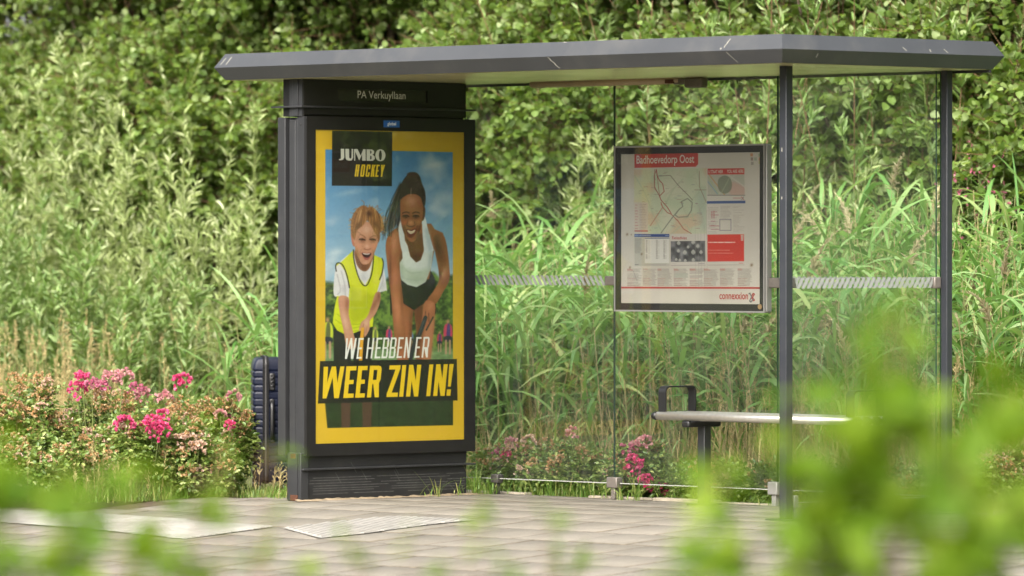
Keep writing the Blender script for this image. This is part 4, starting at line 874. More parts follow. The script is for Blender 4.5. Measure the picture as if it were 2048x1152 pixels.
g3 = pane(2.187, 3.345, qg-.005, qg+.005, zg0, zg1); hatch(g3, 2.29, 3.33, qg-.0065, 1)
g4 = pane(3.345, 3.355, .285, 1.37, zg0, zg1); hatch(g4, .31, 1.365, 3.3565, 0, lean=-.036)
LITEDGE = mat('painted_lit_edge', (.36, .36, .33), .5, .2)  # pale strip standing in for the lit bottom edge of the glass
for par, P in ((g1, (-.24, .90, qg-.007, qg+.007)), (g2, (1.0, 2.125, qg-.007, qg+.007)), (g3, (2.205, 3.33, qg-.007, qg+.007)), (g4, (3.343, 3.357, .325, 1.36))):
    bm = bm_new(); bx(bm, *P, zg0-.005, zg0-.0005); obj('lit_glass_edge', bm, LITEDGE, par)
SEAL = RUBBER
bm = bm_new(); bx(bm, .9485, .9535, qg-.004, qg+.004, zg0, zg1); obj('glass_joint', bm, SEAL, g1)
def clamp(x0, x1, y0, y1, z0, z1, m=CLAMP, stem=None, bev=.006):
    bm = bm_new(); bx(bm, x0, x1, y0, y1, z0, z1, bev, 0)
    if stem: bx(bm, *stem, 0, z0+.002, .003, 0)
    return obj('clamp', bm, m, sh)
clamp(.895, .995, qg-.024, qg+.02, 1.17, 1.222); clamp(2.125, 2.315, qg-.03, qg+.02, 1.162, 1.217)
clamp(3.33, 3.352, 1.34, 1.41, 1.165, 1.225); clamp(3.355, 3.372, 1.335, 1.385, 1.165, 1.225)
clamp(.912, .992, qg-.026, qg+.024, .062, .121, CLAMP, (.938, .968, qg-.016, qg+.016))
clamp(-.006, .05, qg-.026, qg+.024, .062, .112, CLAMPD, (.008, .034, qg-.014, qg+.014))
clamp(2.13, 2.2, qg-.026, qg+.024, .06, .13, ALU, (2.15, 2.18, qg-.014, qg+.014))
clamp(3.334, 3.366, .285, .32, .06, .125, ALU, (3.342, 3.358, .292, .312)); clamp(3.334, 3.366, 1.36, 1.4, .05, .125, ALU, (3.342, 3.358, 1.37, 1.39))

# map case on the middle pane
qf = 1.358
bm = bm_new(); bx(bm, .997, 2.133, qf+.014, qg-.006, 1.029, 1.93); mc = obj('map_case', bm, ALU, sh)
bm = bm_new(); x0, x1, z0, z1, t = .997, 2.133, 1.029, 1.93, .009
for P in ((x0, x0+t, z0, z1), (x1-t, x1, z0, z1), (x0+t, x1-t, z0, z0+t), (x0+t, x1-t, z1-t, z1)): bx(bm, P[0], P[1], qf, qf+.0138, P[2], P[3])
obj('case_frame', bm, ALU, mc)
bm = bm_new(); bx(bm, 1.02, 2.11, qf+.0045, qf+.0048, 1.05, 1.9) if False else None
for P in ((x0+t, 1.047, z0+t, z1-t), (2.094, x1-t, z0+t, z1-t), (1.047, 2.094, z0+t, 1.075), (1.047, 2.094, 1.8855, z1-t)): bx(bm, P[0], P[1], qf+.0035, qf+.0136, P[2], P[3])
obj('black_border', bm, ANTHD, mc)
M_ = paint_map()
ms = sheet_obj('map_sheet', M_, [(1.046, qf+.006, 1.8865), (2.096, qf+.006, 1.8865), (2.096, qf+.006, 1.0735), (1.046, qf+.006, 1.0735)], print_mat('printed_map'), mc, .58)
def mtext(nm, m, txt, px0, py, px1, size, bold=0.0):
    """lettering on the map sheet, base line start at photo px0, py"""
    f = lambda px, py_: (1.047+(px-1242)/(1520-1242)*(2.096-1.047), 1.885-(py_-(309-(px-1242)*.018))/(297.+(px-1242)*.029)*.811)
    (xa, za_), (xb, zb_) = f(px0, py), f(px1, py)
    text_obj(nm, ms, m, txt, size, (1, 0, 0), (0, 0, 1), (xa, qf+.0055, za_), width=xb-xa, bold=bold)
TW = mat('white_print', (.42, .39, .34), .6); TR = mat('red_print', (.26, .022, .02), .6); TG = mat('grey_print', (.1, .1, .1), .6)
mtext('place_name', TW, 'Badhoevedorp Oost', 1273.5, 327, 1390, .062, .012)
mtext('heading', TW, 'U STAAT HIER', 1418, 346.5, 1447, .025, .008); mtext('heading', TW, 'YOU ARE HERE', 1455, 345.7, 1487.5, .025, .008)
mtext('heading', TR, 'Reisadvies', 1345.5, 478.5, 1375, .024, .012)
mtext('operator_name', TR, 'connexxion', 1440, 598, 1496.5, .056, .018)
bm = bm_new()
def lx(px, py): return 1.047+(px-1242)/278*(1.049), 1.885-(py-(309-(px-1242)*.018))/(297.+(px-1242)*.029)*.811
def mark(pts, mi, w=.009):
    P = [Vector((*lx(*p), 0)) for p in pts]
    for a_, b_ in zip(P[:-1], P[1:]):
        d_ = (b_-a_).normalized(); n_ = Vector((-d_.y, d_.x, 0))*w/2
        f = bm.faces.new([bm.verts.new((v.x, qf+.0052-mi*.0002, v.y)) for v in (a_-n_-d_*w*.3, b_-n_+d_*w*.3, b_+n_+d_*w*.3, a_+n_-d_*w*.3)]); f.material_index = mi
mark([(1498, 588), (1500, 586.5), (1503, 593)], 1, .008); mark([(1503, 594), (1499.5, 602), (1502, 604), (1507, 598)], 1, .008); mark([(1503, 592.5), (1506.5, 587), (1509, 588.5), (1505, 594.5), (1509, 600.5), (1506, 601.5), (1503.5, 596)], 0, .008)
obj('operator_emblem', bm, [TR, TG], ms)
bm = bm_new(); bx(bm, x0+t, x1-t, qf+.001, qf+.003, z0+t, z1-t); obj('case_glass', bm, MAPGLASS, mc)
bm = bm_new(); bx(bm, 2.134, 2.146, qf+.004, qg-.006, 1.034, 1.926, .004); obj('case_hinge', bm, ALU, mc)
bm = bm_new(); tube(bm, [(2.1, qf+.0012, 1.062), (2.1, qf-.003, 1.062)], .014, 14); obj('case_lock', bm, mat('brass_lock', (.35, .24, .12), .4, .7), mc)

# ---------------------------------------------------------------- bench
be = thing('bench', 'steel tube bench with black armrest loops inside the glass shelter', 'bench', W(1.56, 1.1), SRZ)
L = 1.5; rt = .0225
for k, q_ in enumerate((0, .075, .15, .225)):
    bm = bm_new(); tube(bm, [(.03, q_, .476), (L-.03, q_, .476)], rt, 20); obj('seat_tube', bm, STEEL, be)
    bm = bm_new()
    for u0, u1 in ((-.004, .031), (L-.031, L+.004)): tube(bm, [(u0, q_, .476), ((u0+u1)/2, q_, .476), (u1, q_, .476)], [rt*.8, rt+.001, rt+.001] if u0 < 0 else [rt+.001, rt+.001, rt*.8], 20)
    obj('end_cap', bm, BLACKP, be)
def loop_path(y0, y1, z0, z1, r=.03, n=5):
    P = [(y0, z0)]
    for cx, a0 in ((y0+r, math.pi), (y1-r, math.pi/2)): P += [(cx+r*math.cos(a0-k/n*math.pi/2), z1-r+r*math.sin(a0-k/n*math.pi/2)) for k in range(n+1)]
    return P+[(y1, z0)]
for u in (.065, L-.065):
    bm = bm_new(); strap(bm, [(u, y, z) for y, z in loop_path(0.0, .228, .48, .632)], .054, .008); obj('armrest', bm, BLACKP, be)
for u in (.245, 1.44):
    bm = bm_new(); bx(bm, u-.026, u+.026, .11, .162, 0, .445, .004); bx(bm, u-.07, u+.07, .07, .2, -.002, .008, .003); obj('leg', bm, mat('leg_paint', (.016, .017, .018), .42, 0, .5, .1, 8), be) if u < 1 else obj('leg', bm, bpy.data.materials['leg_paint'], be)
    bm = bm_new(); pr(bm, [(u-.19 if u < 1 else u-.03, .446), (u-.165 if u < 1 else u-.03, .425), (u-.14 if u < 1 else u-.03, .418), (u+.03, .418), (u+.03, .455), (u-.19 if u < 1 else u-.03, .455)], .0, .0) if False else None
    bx(bm, u-.028, u+.028, -.012, .24, .418, .454, .01)
    d_ = -1 if u < 1 else 1
    bx(bm, min(u, u+d_*.19), max(u, u+d_*.19), .195, .245, .42, .453, .012); obj('bracket', bm, BLACKP, be)

# ---------------------------------------------------------------- suitcase
CX, CY = gx(528, 33.4), 33.46
su = thing('suitcase', 'large navy blue ribbed hard-shell suitcase standing behind the poster column', 'suitcase', (CX, CY, 0), R(4))
def rrect(w, h, r, n=6, cx=0, cz=0): return [(cx+sx*(w/2-r)+r*math.cos(a0+k/n*math.pi/2), cz+sz*(h/2-r)+r*math.sin(a0+k/n*math.pi/2)) for sx, sz, a0 in ((1, 1, 0), (-1, 1, math.pi/2), (-1, -1, math.pi), (1, -1, 1.5*math.pi)) for k in range(n+1)]
z0_, z1_, dS, XL, XR = .058, .757, .48, -.072, .15
def shell(side, xo_):
    """one half: profile across x (rounded at the outer side), ribbed along z, extruded in y with rounded front edge"""
    bm = bm_new(); nz_ = 150; zs = np.linspace(z0_, z1_, nz_); rows_ = []
    for z_ in zs:
        rz_ = .075; ed = min(z_-z0_, z1_-z_); ins = (rz_-math.sqrt(max(0, rz_**2-(rz_-min(ed, rz_))**2)))*.8
        ph = ((z_-z0_-.07)/.0395) % 1; rib = -.006*(1 if (ph < .2 and .06 < z_-z0_ < .64) else 0)
        xo = xo_-ins*.55+rib; yf = -dS/2+ins*.35-rib*.8; rc = .022
        pts = [(.017, yf+rib*.8-.001), (.022, yf), (xo-rc, yf)]
        for k in range(1, 6): a_ = k/5*math.pi/2; pts.append((xo-rc+rc*math.sin(a_), yf+rc-rc*math.cos(a_)))
        pts += [(xo, dS/2-rc), (xo-rc, dS/2-ins*.35), (.017, dS/2-ins*.35)]
        rows_.append([bm.verts.new((side*x_, y_, z_)) for x_, y_ in pts])
    n = len(rows_[0])
    for a_, b_ in zip(rows_[:-1], rows_[1:]):
        for k in range(n-1): f = bm.faces.new((a_[k], a_[k+1], b_[k+1], b_[k])); f.smooth = True
    bm.faces.new(rows_[0]); bm.faces.new(rows_[-1])
    return obj('shell', bm, NAVY, su)
shell(-1, -XL); shell(1, XR)
zp = rrect(dS+.002, z1_-z0_+.004, .05, 8, 0, (z0_+z1_)/2)
bm = bm_new(); strap(bm, [(0, x_, z_) for x_, z_ in zp]+[(0, *zp[0])], .034, .012); obj('zip', bm, ZIP, su)
bm = bm_new(); strap(bm, [(0, x_*1.03, (z_-.4075)*1.02+.4075) for x_, z_ in zp]+[(0, zp[0][0]*1.03, (zp[0][1]-.4075)*1.02+.4075)], .008, .003); obj('zip_teeth', bm, mat('zip_teeth', (.03, .028, .027), .45), su)
bm = bm_new(); yf = -dS/2; hx = .036
tube(bm, [(hx, yf+.005, .3), (hx, yf-.022, .315), (hx, yf-.028, .35), (hx, yf-.028, .47), (hx, yf-.022, .495), (hx, yf+.005, .51)], .012, 10)
for z_ in (.3, .51): bx(bm, hx-.013, hx+.013, yf-.008, yf+.008, z_-.018, z_+.018, .005)
obj('carry_handle', bm, BLACKP, su)
bm = bm_new(); bx(bm, .02, .052, yf-.011, yf+.006, .575, .672, .007)
for z_ in (.6, .622, .644): tube(bm, [(.028, yf-.012, z_), (.044, yf-.012, z_)], .006, 8)
obj('combination_lock', bm, BLACKP, su)
for sx in (-1, 1):
    for sy in (-1, 1):
        bm = bm_new(); cx, cy = (XL+.028 if sx < 0 else XR-.035), sy*(dS/2-.04)
        bx(bm, cx-.02, cx+.02, cy-.02, cy+.02, .045, .07, .005)
        for dx in (-.013, .013): tube(bm, [(cx+dx-.007, cy, .026), (cx+dx+.007, cy, .026)], .026, 18)
        obj('wheel', bm, BLACKP, su)
# ---------------------------------------------------------------- plants
BARK = mat('grey_brown_bark', (.11, .085, .06), .9, 0, .2, .4, 14, .5)
STEMG = mat('green_stem', (.13, .16, .05), .6, 0, .3, .3, 10)
STEMB = mat('brown_stem', (.12, .07, .035), .7, 0, .3, .3, 10)
ALDER = leaf_mat('alder_leaf', [(.06, .108, .018), (.09, .152, .028), (.125, .195, .040), (.175, .245, .07), (.25, .31, .14)], (.32, .43, .05), .46, .5, .28, .9, 1.1)
WILLOW = leaf_mat('silver_willow_leaf', [(.16, .225, .065), (.27, .34, .115), (.39, .45, .20), (.52, .56, .34)], (.36, .45, .1), .42, .5, .4)
OSIER = leaf_mat('green_willow_leaf', [(.07, .14, .025), (.115, .195, .042), (.175, .26, .075), (.29, .35, .17)], (.26, .36, .06), .34, .45, .45)
REED = leaf_mat('reed_leaf', [(.07, .17, .038), (.11, .23, .058), (.165, .29, .085), (.24, .35, .14), (.30, .35, .13)], (.24, .44, .06), .42, .45, .38)
STRAW = leaf_mat('dry_straw', [(.22, .18, .08), (.34, .26, .12), (.45, .35, .18), (.28, .27, .1)], (.45, .38, .16), .35, .6, .3)
PLUME = leaf_mat('reed_plume', [(.38, .33, .19), (.47, .41, .25), (.54, .48, .32)], (.45, .36, .2), .35, .7, .2)
GRASS = leaf_mat('green_grass_blade', [(.06, .13, .02), (.10, .20, .03), (.17, .27, .05), (.3, .28, .1)], (.3, .42, .05), .4, .45, .4)
ROSEL = leaf_mat('rose_leaf', [(.06, .11, .02), (.10, .165, .032), (.165, .225, .055), (.26, .29, .09)], (.28, .36, .05), .34, .38, .5, .5, 5)
HOT = leaf_mat('hot_pink_petal', [(.42, .02, .10), (.53, .045, .15), (.57, .09, .21), (.58, .18, .28)], (.7, .1, .25), .3, .55, .3)
PINK = leaf_mat('pale_pink_petal', [(.42, .12, .16), (.48, .22, .24), (.50, .31, .29), (.42, .26, .18)], (.65, .35, .35), .3, .55, .3)
MAUVE = leaf_mat('mauve_pink_petal', [(.40, .07, .15), (.46, .15, .22), (.48, .25, .28)], (.6, .25, .35), .3, .55, .3)
FADED = leaf_mat('faded_brown_petal', [(.26, .12, .04), (.40, .24, .10), (.49, .35, .19), (.50, .42, .27)], (.5, .33, .15), .3, .65, .2)
PEACH = leaf_mat('faded_peach_petal', [(.42, .24, .16), (.52, .36, .27), (.55, .44, .36), (.4, .26, .15)], (.6, .4, .3), .3, .65, .2)
NEAR = leaf_mat('near_hedge_leaf', [(.045, .10, .004), (.07, .14, .006), (.105, .18, .009), (.16, .225, .02)], (.24, .37, .008), .45, .6, .2)
Z3 = np.array((0, 0, 1.))

def twig_leaves(rs, base, d, tl, nl, L, Wd, spread=.9, upn=.7, fold=.2, droop=.2, k2=.8, w1=.35, w2=.72):
    """nl leaves along each twig; base, d (n,3), tl twig length (n,)"""
    n = len(base); t = (np.arange(nl)+.6)/nl; t = np.tile(t[None], (n, 1))+.06*rs.randn(n, nl)
    sagz = -.25*tl[:, None]*t**2
    P = base[:, None]+d[:, None]*(tl[:, None]*t)[..., None]; P[..., 2] += sagz
    P = P.reshape(-1, 3)+.01*rs.randn(n*nl, 3)
    dd = unit(np.repeat(d, nl, 0)*.55+rs.randn(n*nl, 3)*spread*.6); nr = unit(rdir(rs, n*nl)*.8+Z3*upn)
    s_ = .7+.6*rs.rand(n*nl)
    return leaves(P, dd, nr, L*s_, Wd*s_, fold, droop, w1, w2, k2)

def alder_mesh(seed, H=4.8, rad=1.2, ntw=6200, nl=12, L=.052, Wd=.044):
    """crown and trunk meshes of one bushy alder, branches from near the ground"""
    rs = np.random.RandomState(seed)
    nc = 60; C = np.zeros((nc, 3)); ang = rs.rand(nc)*2*np.pi; hz = .35+(H-.5)*rs.rand(nc); rr = rad*np.sqrt(rs.rand(nc))*(1-.3*(hz/H)**4)
    C[:, 0] = rr*np.cos(ang); C[:, 1] = rr*np.sin(ang); C[:, 2] = hz
    k = rs.randint(0, nc, ntw); off = rdir(rs, ntw)*(.36*rs.rand(ntw)**.5)[:, None]*np.array((1.1, 1.1, .8))
    B = C[k]+off; B[:, 2] = np.maximum(B[:, 2], .15)
    d = unit(off+.35*unit(B-np.array((0, 0, H*.45)))+Z3*.2+.3*rs.randn(ntw, 3)); tl = .16+.22*rs.rand(ntw)
    V, F = twig_leaves(rs, B, d, tl, nl, L, Wd, .95, .75, .16, .15, .86, .36, .72)
    V2, F2 = stalks(B-d*.05, B+d*tl[:, None], .003, .0015, None, 1, 3)
    crown = join([(V, F, 0), (V2, F2, 1)])
    m = 34; k = rs.randint(0, nc, m); P0 = np.zeros((m, 3)); P0[:, 2] = .1+C[k, 2]*.55*rs.rand(m)
    V3, F3 = stalks(P0, C[k], .018, .006, .1*rs.randn(m, 3), 4, 5)
    t0 = np.zeros((3, 3)); t0[:, :2] = .12*rs.randn(3, 2); t1 = t0.copy(); t1[:, 2] = H*.93; t1[:, :2] += .3*rs.randn(3, 2)
    V4, F4 = stalks(t0, t1, .05, .012, .12*rs.randn(3, 3)*np.array((1, 1, 0)), 6, 7)
    return crown, join([(V3, F3, 0), (V4, F4, 0)])
def copy_tree(o, parent=None):
    c = o.copy(); col.objects.link(c)
    if parent: c.parent = parent
    for ch in list(o.children): copy_tree(ch, c)
    return c
protos = []
for i in range(4):
    cr, tr = alder_mesh(20+i) if i < 3 else alder_mesh(40, 4.8, 1.25, 2500, 10, .088, .07)
    t_ = thing('alder_tree', 'x', 'tree', (0, 0, 0), 0, 'alder trees in the green bank behind the shelter')
    mesh_np('crown', *cr, [ALDER, STEMB], t_); mesh_np('trunk', *tr, [BARK], t_, True); protos.append(t_)
spots = [(-7.2, 6.0, 'green alder just outside the left border of the view'),
         (-6.1, 6.2, 'round-leaved green alder cut by the left border of the view'),
         (-4.9, 6.3, 'round-leaved green alder filling the top left corner of the bank'),
         (-3.6, 6.0, 'round-leaved green alder above the silvery willows, left of the roof end'),
         (-2.35, 6.2, 'round-leaved green alder directly behind the left tip of the shelter roof'),
         (-1.1, 5.9, 'round-leaved green alder rising behind the poster column'),
         (.15, 6.3, 'dark green alder seen through the glass pane next to the poster column'),
         (1.4, 6.2, 'green alder above and behind the framed map'),
         (2.9, 6.6, 'alder largely hidden by willow sprays behind the corner post'),
         (4.1, 5.6, 'large-leaved green alder right of the shelter roof end')]
for i, (s_, q_, lb) in enumerate(spots):
    j = 3 if s_ > 3.9 else i % 3; o = protos[j] if (i < 3 or j == 3) else copy_tree(protos[j])
    o.location = W(s_, q_, -.02); o.rotation_euler = (0, 0, i*2.1); o.scale = (1, 1, .95+.12*((i*7) % 5)/5); o['label'] = lb
back = [(-8.6, 6.4), (-9.8, 6.6), (5.5, 5.6), (7.0, 5.8), (8.6, 5.9), (10.4, 6.0), (12.4, 6.0)] + [(x_, 7.7+.2*((i*5) % 3)) for i, x_ in enumerate(np.arange(-9.5, 8.5, 1.2))]
for i, (s_, q_) in enumerate(back):
    o = copy_tree(protos[3 if (5 < s_ < 9 and q_ < 7) else (i+1) % 3]); o.location = W(s_, q_, -.02); o.rotation_euler = (0, 0, i*1.7+.4); k = 1.0 if q_ < 7 else 1.2; o.scale = (k, k, k*1.02)
    o['label'] = 'green alder in the back row, only glimpsed between the nearer trees' if q_ >= 7 else 'green alder of the bank beyond the edges of the view'
    o['group'] = 'back row alders' if q_ >= 7 else 'outer alders of the bank'

# unseen trees added far left of the near verge to darken what the glass mirrors
for i, (x_, y_) in enumerate([(-23, 24), (-25, 28), (-27, 35.2), (-24.5, 37.5), (-28, 41), (-30, 46), (-21, 20)]):
    o = copy_tree(protos[i % 3]); o.location = (x_, y_, -.02); o.rotation_euler = (0, 0, i*1.3); k = 1.5+.3*((i*3) % 4)/4; o.scale = (k*1.2, k*1.2, k)
    o['label'] = 'broad roadside tree added left of the view to darken the shelter glass reflection'; o['group'] = 'added roadside trees left of the view'

def willow(name, label, s_, q_, H, rad, ns, m, seed, L=.085, Wd=.014, lean=.25, nlv=34, group='willow shrubs in the bank', stem=STEMG):
    rs = np.random.RandomState(seed)
    t_ = thing(name, label, 'shrub', W(s_, q_, -.02), rs.rand()*6, group)
    P0 = np.zeros((ns, 3)); P0[:, :2] = rs.randn(ns, 2)*rad*.22
    az = rs.rand(ns)*2*np.pi; ln = lean*(.3+rs.rand(ns))
    h = H*(.55+.45*rs.rand(ns)); h[:3] = H
    P1 = P0+np.stack([np.cos(az)*ln*h, np.sin(az)*ln*h, h], 1)
    bend = np.stack([np.cos(az)*.1*h, np.sin(az)*.1*h, .02*h], 1)*rs.randn(ns, 1)*.8
    Vs, Fs = stalks(P0, P1, .007, .002, bend, 5, 4)
    # side shoots with leaves
    nb = 7; t = (.18+.8*rs.rand(ns, nb)); c = P0[:, None]*(1-t[..., None])+P1[:, None]*t[..., None]+bend[:, None]*(t*(1-t)*4)[..., None]
    B = c.reshape(-1, 3); a2 = rs.rand(len(B))*2*np.pi; d = unit(np.stack([np.cos(a2)*.6, np.sin(a2)*.6, 1.0+.5*rs.rand(len(B))], 1)); tl = (.16+.2*rs.rand(len(B)))*np.clip(1.25-t.ravel()*.6, .4, 1)
    n = len(B); tt = (np.arange(nlv//2)+.5)/(nlv//2); P = (B[:, None]+d[:, None]*(tl[:, None]*tt)[..., None]).reshape(-1, 3)
    dd = np.repeat(d, nlv//2, 0); dv_ = unit(dd*.75+rdir(rs, len(P))*.62); nr = unit(rdir(rs, len(P))*.7+Z3*.6)
    sz = (.6+.6*rs.rand(len(P)))*np.tile(np.clip(1.15-tt*.5, .4, 1), n)
    V1, F1 = leaves(P, dv_, nr, L*sz, Wd*sz*1.1, .2, .22, .33, .7, .7)
    Vb, Fb = stalks(B, B+d*tl[:, None], .0025, .001, None, 2, 3)
    # leaves along the main shoots
    nm_ = 30; tt = (.12+.88*(np.arange(nm_)+.5)/nm_)[None]+.01*rs.randn(ns, nm_); c = P0[:, None]*(1-tt[..., None])+P1[:, None]*tt[..., None]+bend[:, None]*(tt*(1-tt)*4)[..., None]
    ax = unit(P1-P0); a3 = rs.rand(ns, nm_)*2*np.pi; dv2 = unit((ax[:, None]*.85+np.stack([np.cos(a3)*.6, np.sin(a3)*.6, .2*rs.rand(ns, nm_)], -1)).reshape(-1, 3))
    V2, F2 = leaves(c.reshape(-1, 3), dv2, unit(rdir(rs, ns*nm_)*.5+Z3), L*(.75+.5*rs.rand(ns*nm_)), Wd*(.8+.5*rs.rand(ns*nm_)), .2, .25, .33, .7, .7)
    mesh_np('foliage', *join([(V1, F1, 0), (V2, F2, 0)]), [m], t_); mesh_np('stems', *join([(Vs, Fs, 0), (Vb, Fb, 0)]), [stem], t_, True)
    return t_
def sq_at(px, q_):
    """s of the point of the line q = q_ seen at photo column px"""
    k = (px-1024)/FPX; y = (q_+AX*D2[0]+AY*D2[1])/(k*D2[0]+D2[1]); return to_sq(k*y, y)[0]
WL = [(55, 4.2, 2.45, .9, 30, WILLOW, 'silvery willow shrub at the left edge with feathery upright shoots'),
      (140, 4.3, 2.8, .9, 34, WILLOW, 'tallest silvery willow shrub, its shoot tips reaching near the top left'),
      (235, 4.1, 2.25, .9, 30, WILLOW, 'silvery willow shrub between the tallest willow and the drooping one'),
      (335, 3.8, 1.75, .9, 26, WILLOW, 'low silvery willow shrub above the pale pink roses'),
      (455, 4.0, 2.3, .9, 20, WILLOW, 'drooping silvery willow shrub left of the poster column'),
      (15, 3.4, 1.75, .9, 24, OSIER, 'green willow shrub low at the far left above the dry grass'),
      (190, 3.3, 1.45, .9, 28, OSIER, 'low green willow shrub behind the rose bed'),
      (300, 3.0, 1.15, .9, 24, OSIER, 'short yellow-green willow shrub above the middle of the rose bed'),
      (1180, 4.9, 2.0, .7, 10, WILLOW, 'thin silvery willow shrub just left of the map'),
      (1290, 5.0, 2.15, .9, 20, WILLOW, 'silvery willow shrub behind the upper left corner of the map'),
      (1420, 4.9, 2.2, .9, 24, WILLOW, 'silvery willow shrub directly above the map'),
      (1520, 4.7, 2.0, .9, 20, WILLOW, 'pale willow shrub seen between the map and the corner post'),
      (1640, 4.2, 1.95, .7, 22, WILLOW, 'slender silver-tipped willow shrub right of the corner post'),
      (1330, 5.7, 3.5, 1.3, 34, OSIER, 'tall willow shrub showing grey-green sprays above the middle of the roof'),
      (1480, 5.7, 3.6, 1.3, 30, OSIER, 'tall willow shrub showing grey sprays left of the roof corner'),
      (1650, 5.4, 3.5, 1.3, 44, OSIER, 'tall dense green willow shrub behind the right glass pane'),
      (1780, 5.1, 3.4, 1.3, 44, OSIER, 'tall dense willow shrub with brown stems above the right roof edge'),
      (1870, 5.0, 2.5, 1.0, 30, OSIER, 'leafy green willow shrub beside the rear corner post')]
for i, (px, q_, H, rad, ns, m, lb) in enumerate(WL):
    big = H > 3
    willow('willow_shrub', lb, sq_at(px, q_), q_, H, rad, max(8, int(ns*.72)), m, 100+i, .105 if big else .085, .02 if m is OSIER else .015, .22 if H > 1.6 else .35, 34, 'willow shrubs in the bank', STEMB if big else STEMG)

# reeds (nobody could count them): one object
def reeds():
    rs = np.random.RandomState(3); parts = []
    n = 3000; s_ = -3.5+12.9*rs.rand(n); q_ = 2.45+2.3*rs.rand(n)
    den = np.where(s_ < -.9, np.where((s_ > -3.5), 1.0, .0), 1.0); den = np.where((s_ > -.9) & (q_ < 2.8), .6, den); k = rs.rand(n) < den; s_, q_ = s_[k], q_[k]; n = len(s_)
    P0 = np.array([W(a, b, -.02) for a, b in zip(s_, q_)]); h = (1.0+.75*rs.rand(n))*np.where(s_ < -.9, .92, 1)*np.clip(.62+(q_-2.4)*.25, .6, 1); az = rs.rand(n)*6.28; ln = .10+.14*rs.rand(n)
    P1 = P0+np.stack([np.cos(az)*ln*h, np.sin(az)*ln*h, h], 1)
    V, F = stalks(P0, P1, .0055, .002, None, 3, 4); dry = rs.rand(n) < .18
    parts.append((V, F[:], 2))
    nb = 9; t = (.14+.84*(np.arange(nb)+.5)/nb)[None]+.03*rs.randn(n, nb)
    B = (P0[:, None]*(1-t[..., None])+P1[:, None]*t[..., None]).reshape(-1, 3); N = n*nb
    a2 = (az[:, None]+np.arange(nb)[None]*2.6+.6*rs.randn(n, nb)).ravel()
    V, F = blades(B, a2, .75+.4*rs.rand(N), (.32+.34*rs.rand(N))*np.repeat(np.where(s_ < -.9, 1.35, 1), nb), .02+.016*rs.rand(N), .25+.75*rs.rand(N), 5, .45*rs.randn(N))
    parts.append((V, F, 0))
    # plumes on some stems
    kp = np.where(rs.rand(n) < .05)[0]
    for i in kp:
        m = 110; tt = rs.rand(m); tip = P1[i]; ax = unit(P1[i]-P0[i]); sw = np.array((math.cos(az[i]), math.sin(az[i]), 0)); hh = .2+.12*rs.rand()
        c = tip+ax*(tt*hh)[:, None]+sw*(.10*tt**2)[:, None]; c[:, 2] -= .05*tt**2
        V, F = leaves(c, unit(ax*.8+sw*.5+.32*rs.randn(m, 3)), rdir(rs, m), (.035+.03*rs.rand(m))*(1.2-tt), .006, 0, .5)
        parts.append((V, F, 1))
    V, F = join(parts)
    tag(mesh_np('reed_bed', V, F, [REED, PLUME, leaf_mat('reed_stem', [(.16, .2, .07), (.3, .28, .12), (.42, .33, .18)], (.4, .38, .15), .2)]), 'dense green reeds with tan plumes growing behind the glass walls', 'reeds', kind='stuff')
reeds()

def grass_field(name, label, n, area, hmin, hmax, m, seed, wd=.006, lean=.9, droop=(.1, .6), heads=0.0, hm=None, dens=None):
    rs = np.random.RandomState(seed); s_, q_ = area(rs, n)
    if dens is not None: k = rs.rand(len(s_)) < dens(s_, q_); s_, q_ = s_[k], q_[k]
    n = len(s_); P = np.array([W(a, b, -.015) for a, b in zip(s_, q_)]); h = hmin+(hmax-hmin)*rs.rand(n)**1.5
    parts = [(*blades(P, rs.rand(n)*6.28, 1.5-lean*.5*rs.rand(n), h, wd*(.6+.8*rs.rand(n)), droop[0]+(droop[1]-droop[0])*rs.rand(n), 4, .3*rs.randn(n)), 0)]
    mats = [m]
    if heads:
        k = np.where(rs.rand(n) < heads)[0]; a = rs.rand(len(k))*6.28; ln = .25*rs.rand(len(k)); T = P[k]+np.stack([np.cos(a)*ln*h[k], np.sin(a)*ln*h[k], h[k]*(.95+.25*rs.rand(len(k)))], 1)
        parts.append((*stalks(P[k], T, .0018, .001, None, 2, 3), 1)); m_ = 16
        d = np.repeat(unit(T-P[k]+np.array((0, 0, .0))), m_, 0); tt = np.tile(np.arange(m_)/m_, len(k)); C = np.repeat(T, m_, 0)+d*(tt*.11)[:, None]
        parts.append((*leaves(C, unit(d+.55*rs.randn(len(C), 3)), rdir(rs, len(C)), .03*(1.2-tt*.6), .006, 0, .1), 1)); mats.append(hm)
    V, F = join(parts)
    return tag(mesh_np(name, V, F, mats), label, 'grass', kind='stuff')
def box_area(s0_, s1_, q0_, q1_): return lambda rs, n: (s0_+(s1_-s0_)*rs.rand(n), q0_+(q1_-q0_)*rs.rand(n))
grass_field('dry_grass', 'tall straw-coloured dry grass between the roses and the reeds', 30000, box_area(-7, 9, 1.95, 2.9), .25, .8, STRAW, 41, .006, 1.0, (.1, .8), .10, STRAW, lambda s_, q_: np.where((s_ > .6), .85, np.where(s_ > -.9, .5, .10))*np.where(q_ < 2.2, .35, 1)+np.where((s_ < -4.35) & (s_ > -6.2), 1.0, 0))
grass_field('bank_grass', 'green grass and low herbs on the bank among the reeds and willows', 30000, box_area(-7.5, 9.5, 2.2, 5.2), .3, .85, GRASS, 42, .010, 1.1, (.2, 1.0))
grass_field('edge_grass', 'short green grass along the back edge of the pavement', 9000, box_area(-1.1, 9, 1.44, 1.78), .05, .19, GRASS, 43, .005, 1.0, (.1, .6), 0, None, lambda s_, q_: np.where((s_ < .62), .9, .05)*np.where(q_ < 1.53, .35, 1)+np.where(s_ > 2.0, .4, 0))
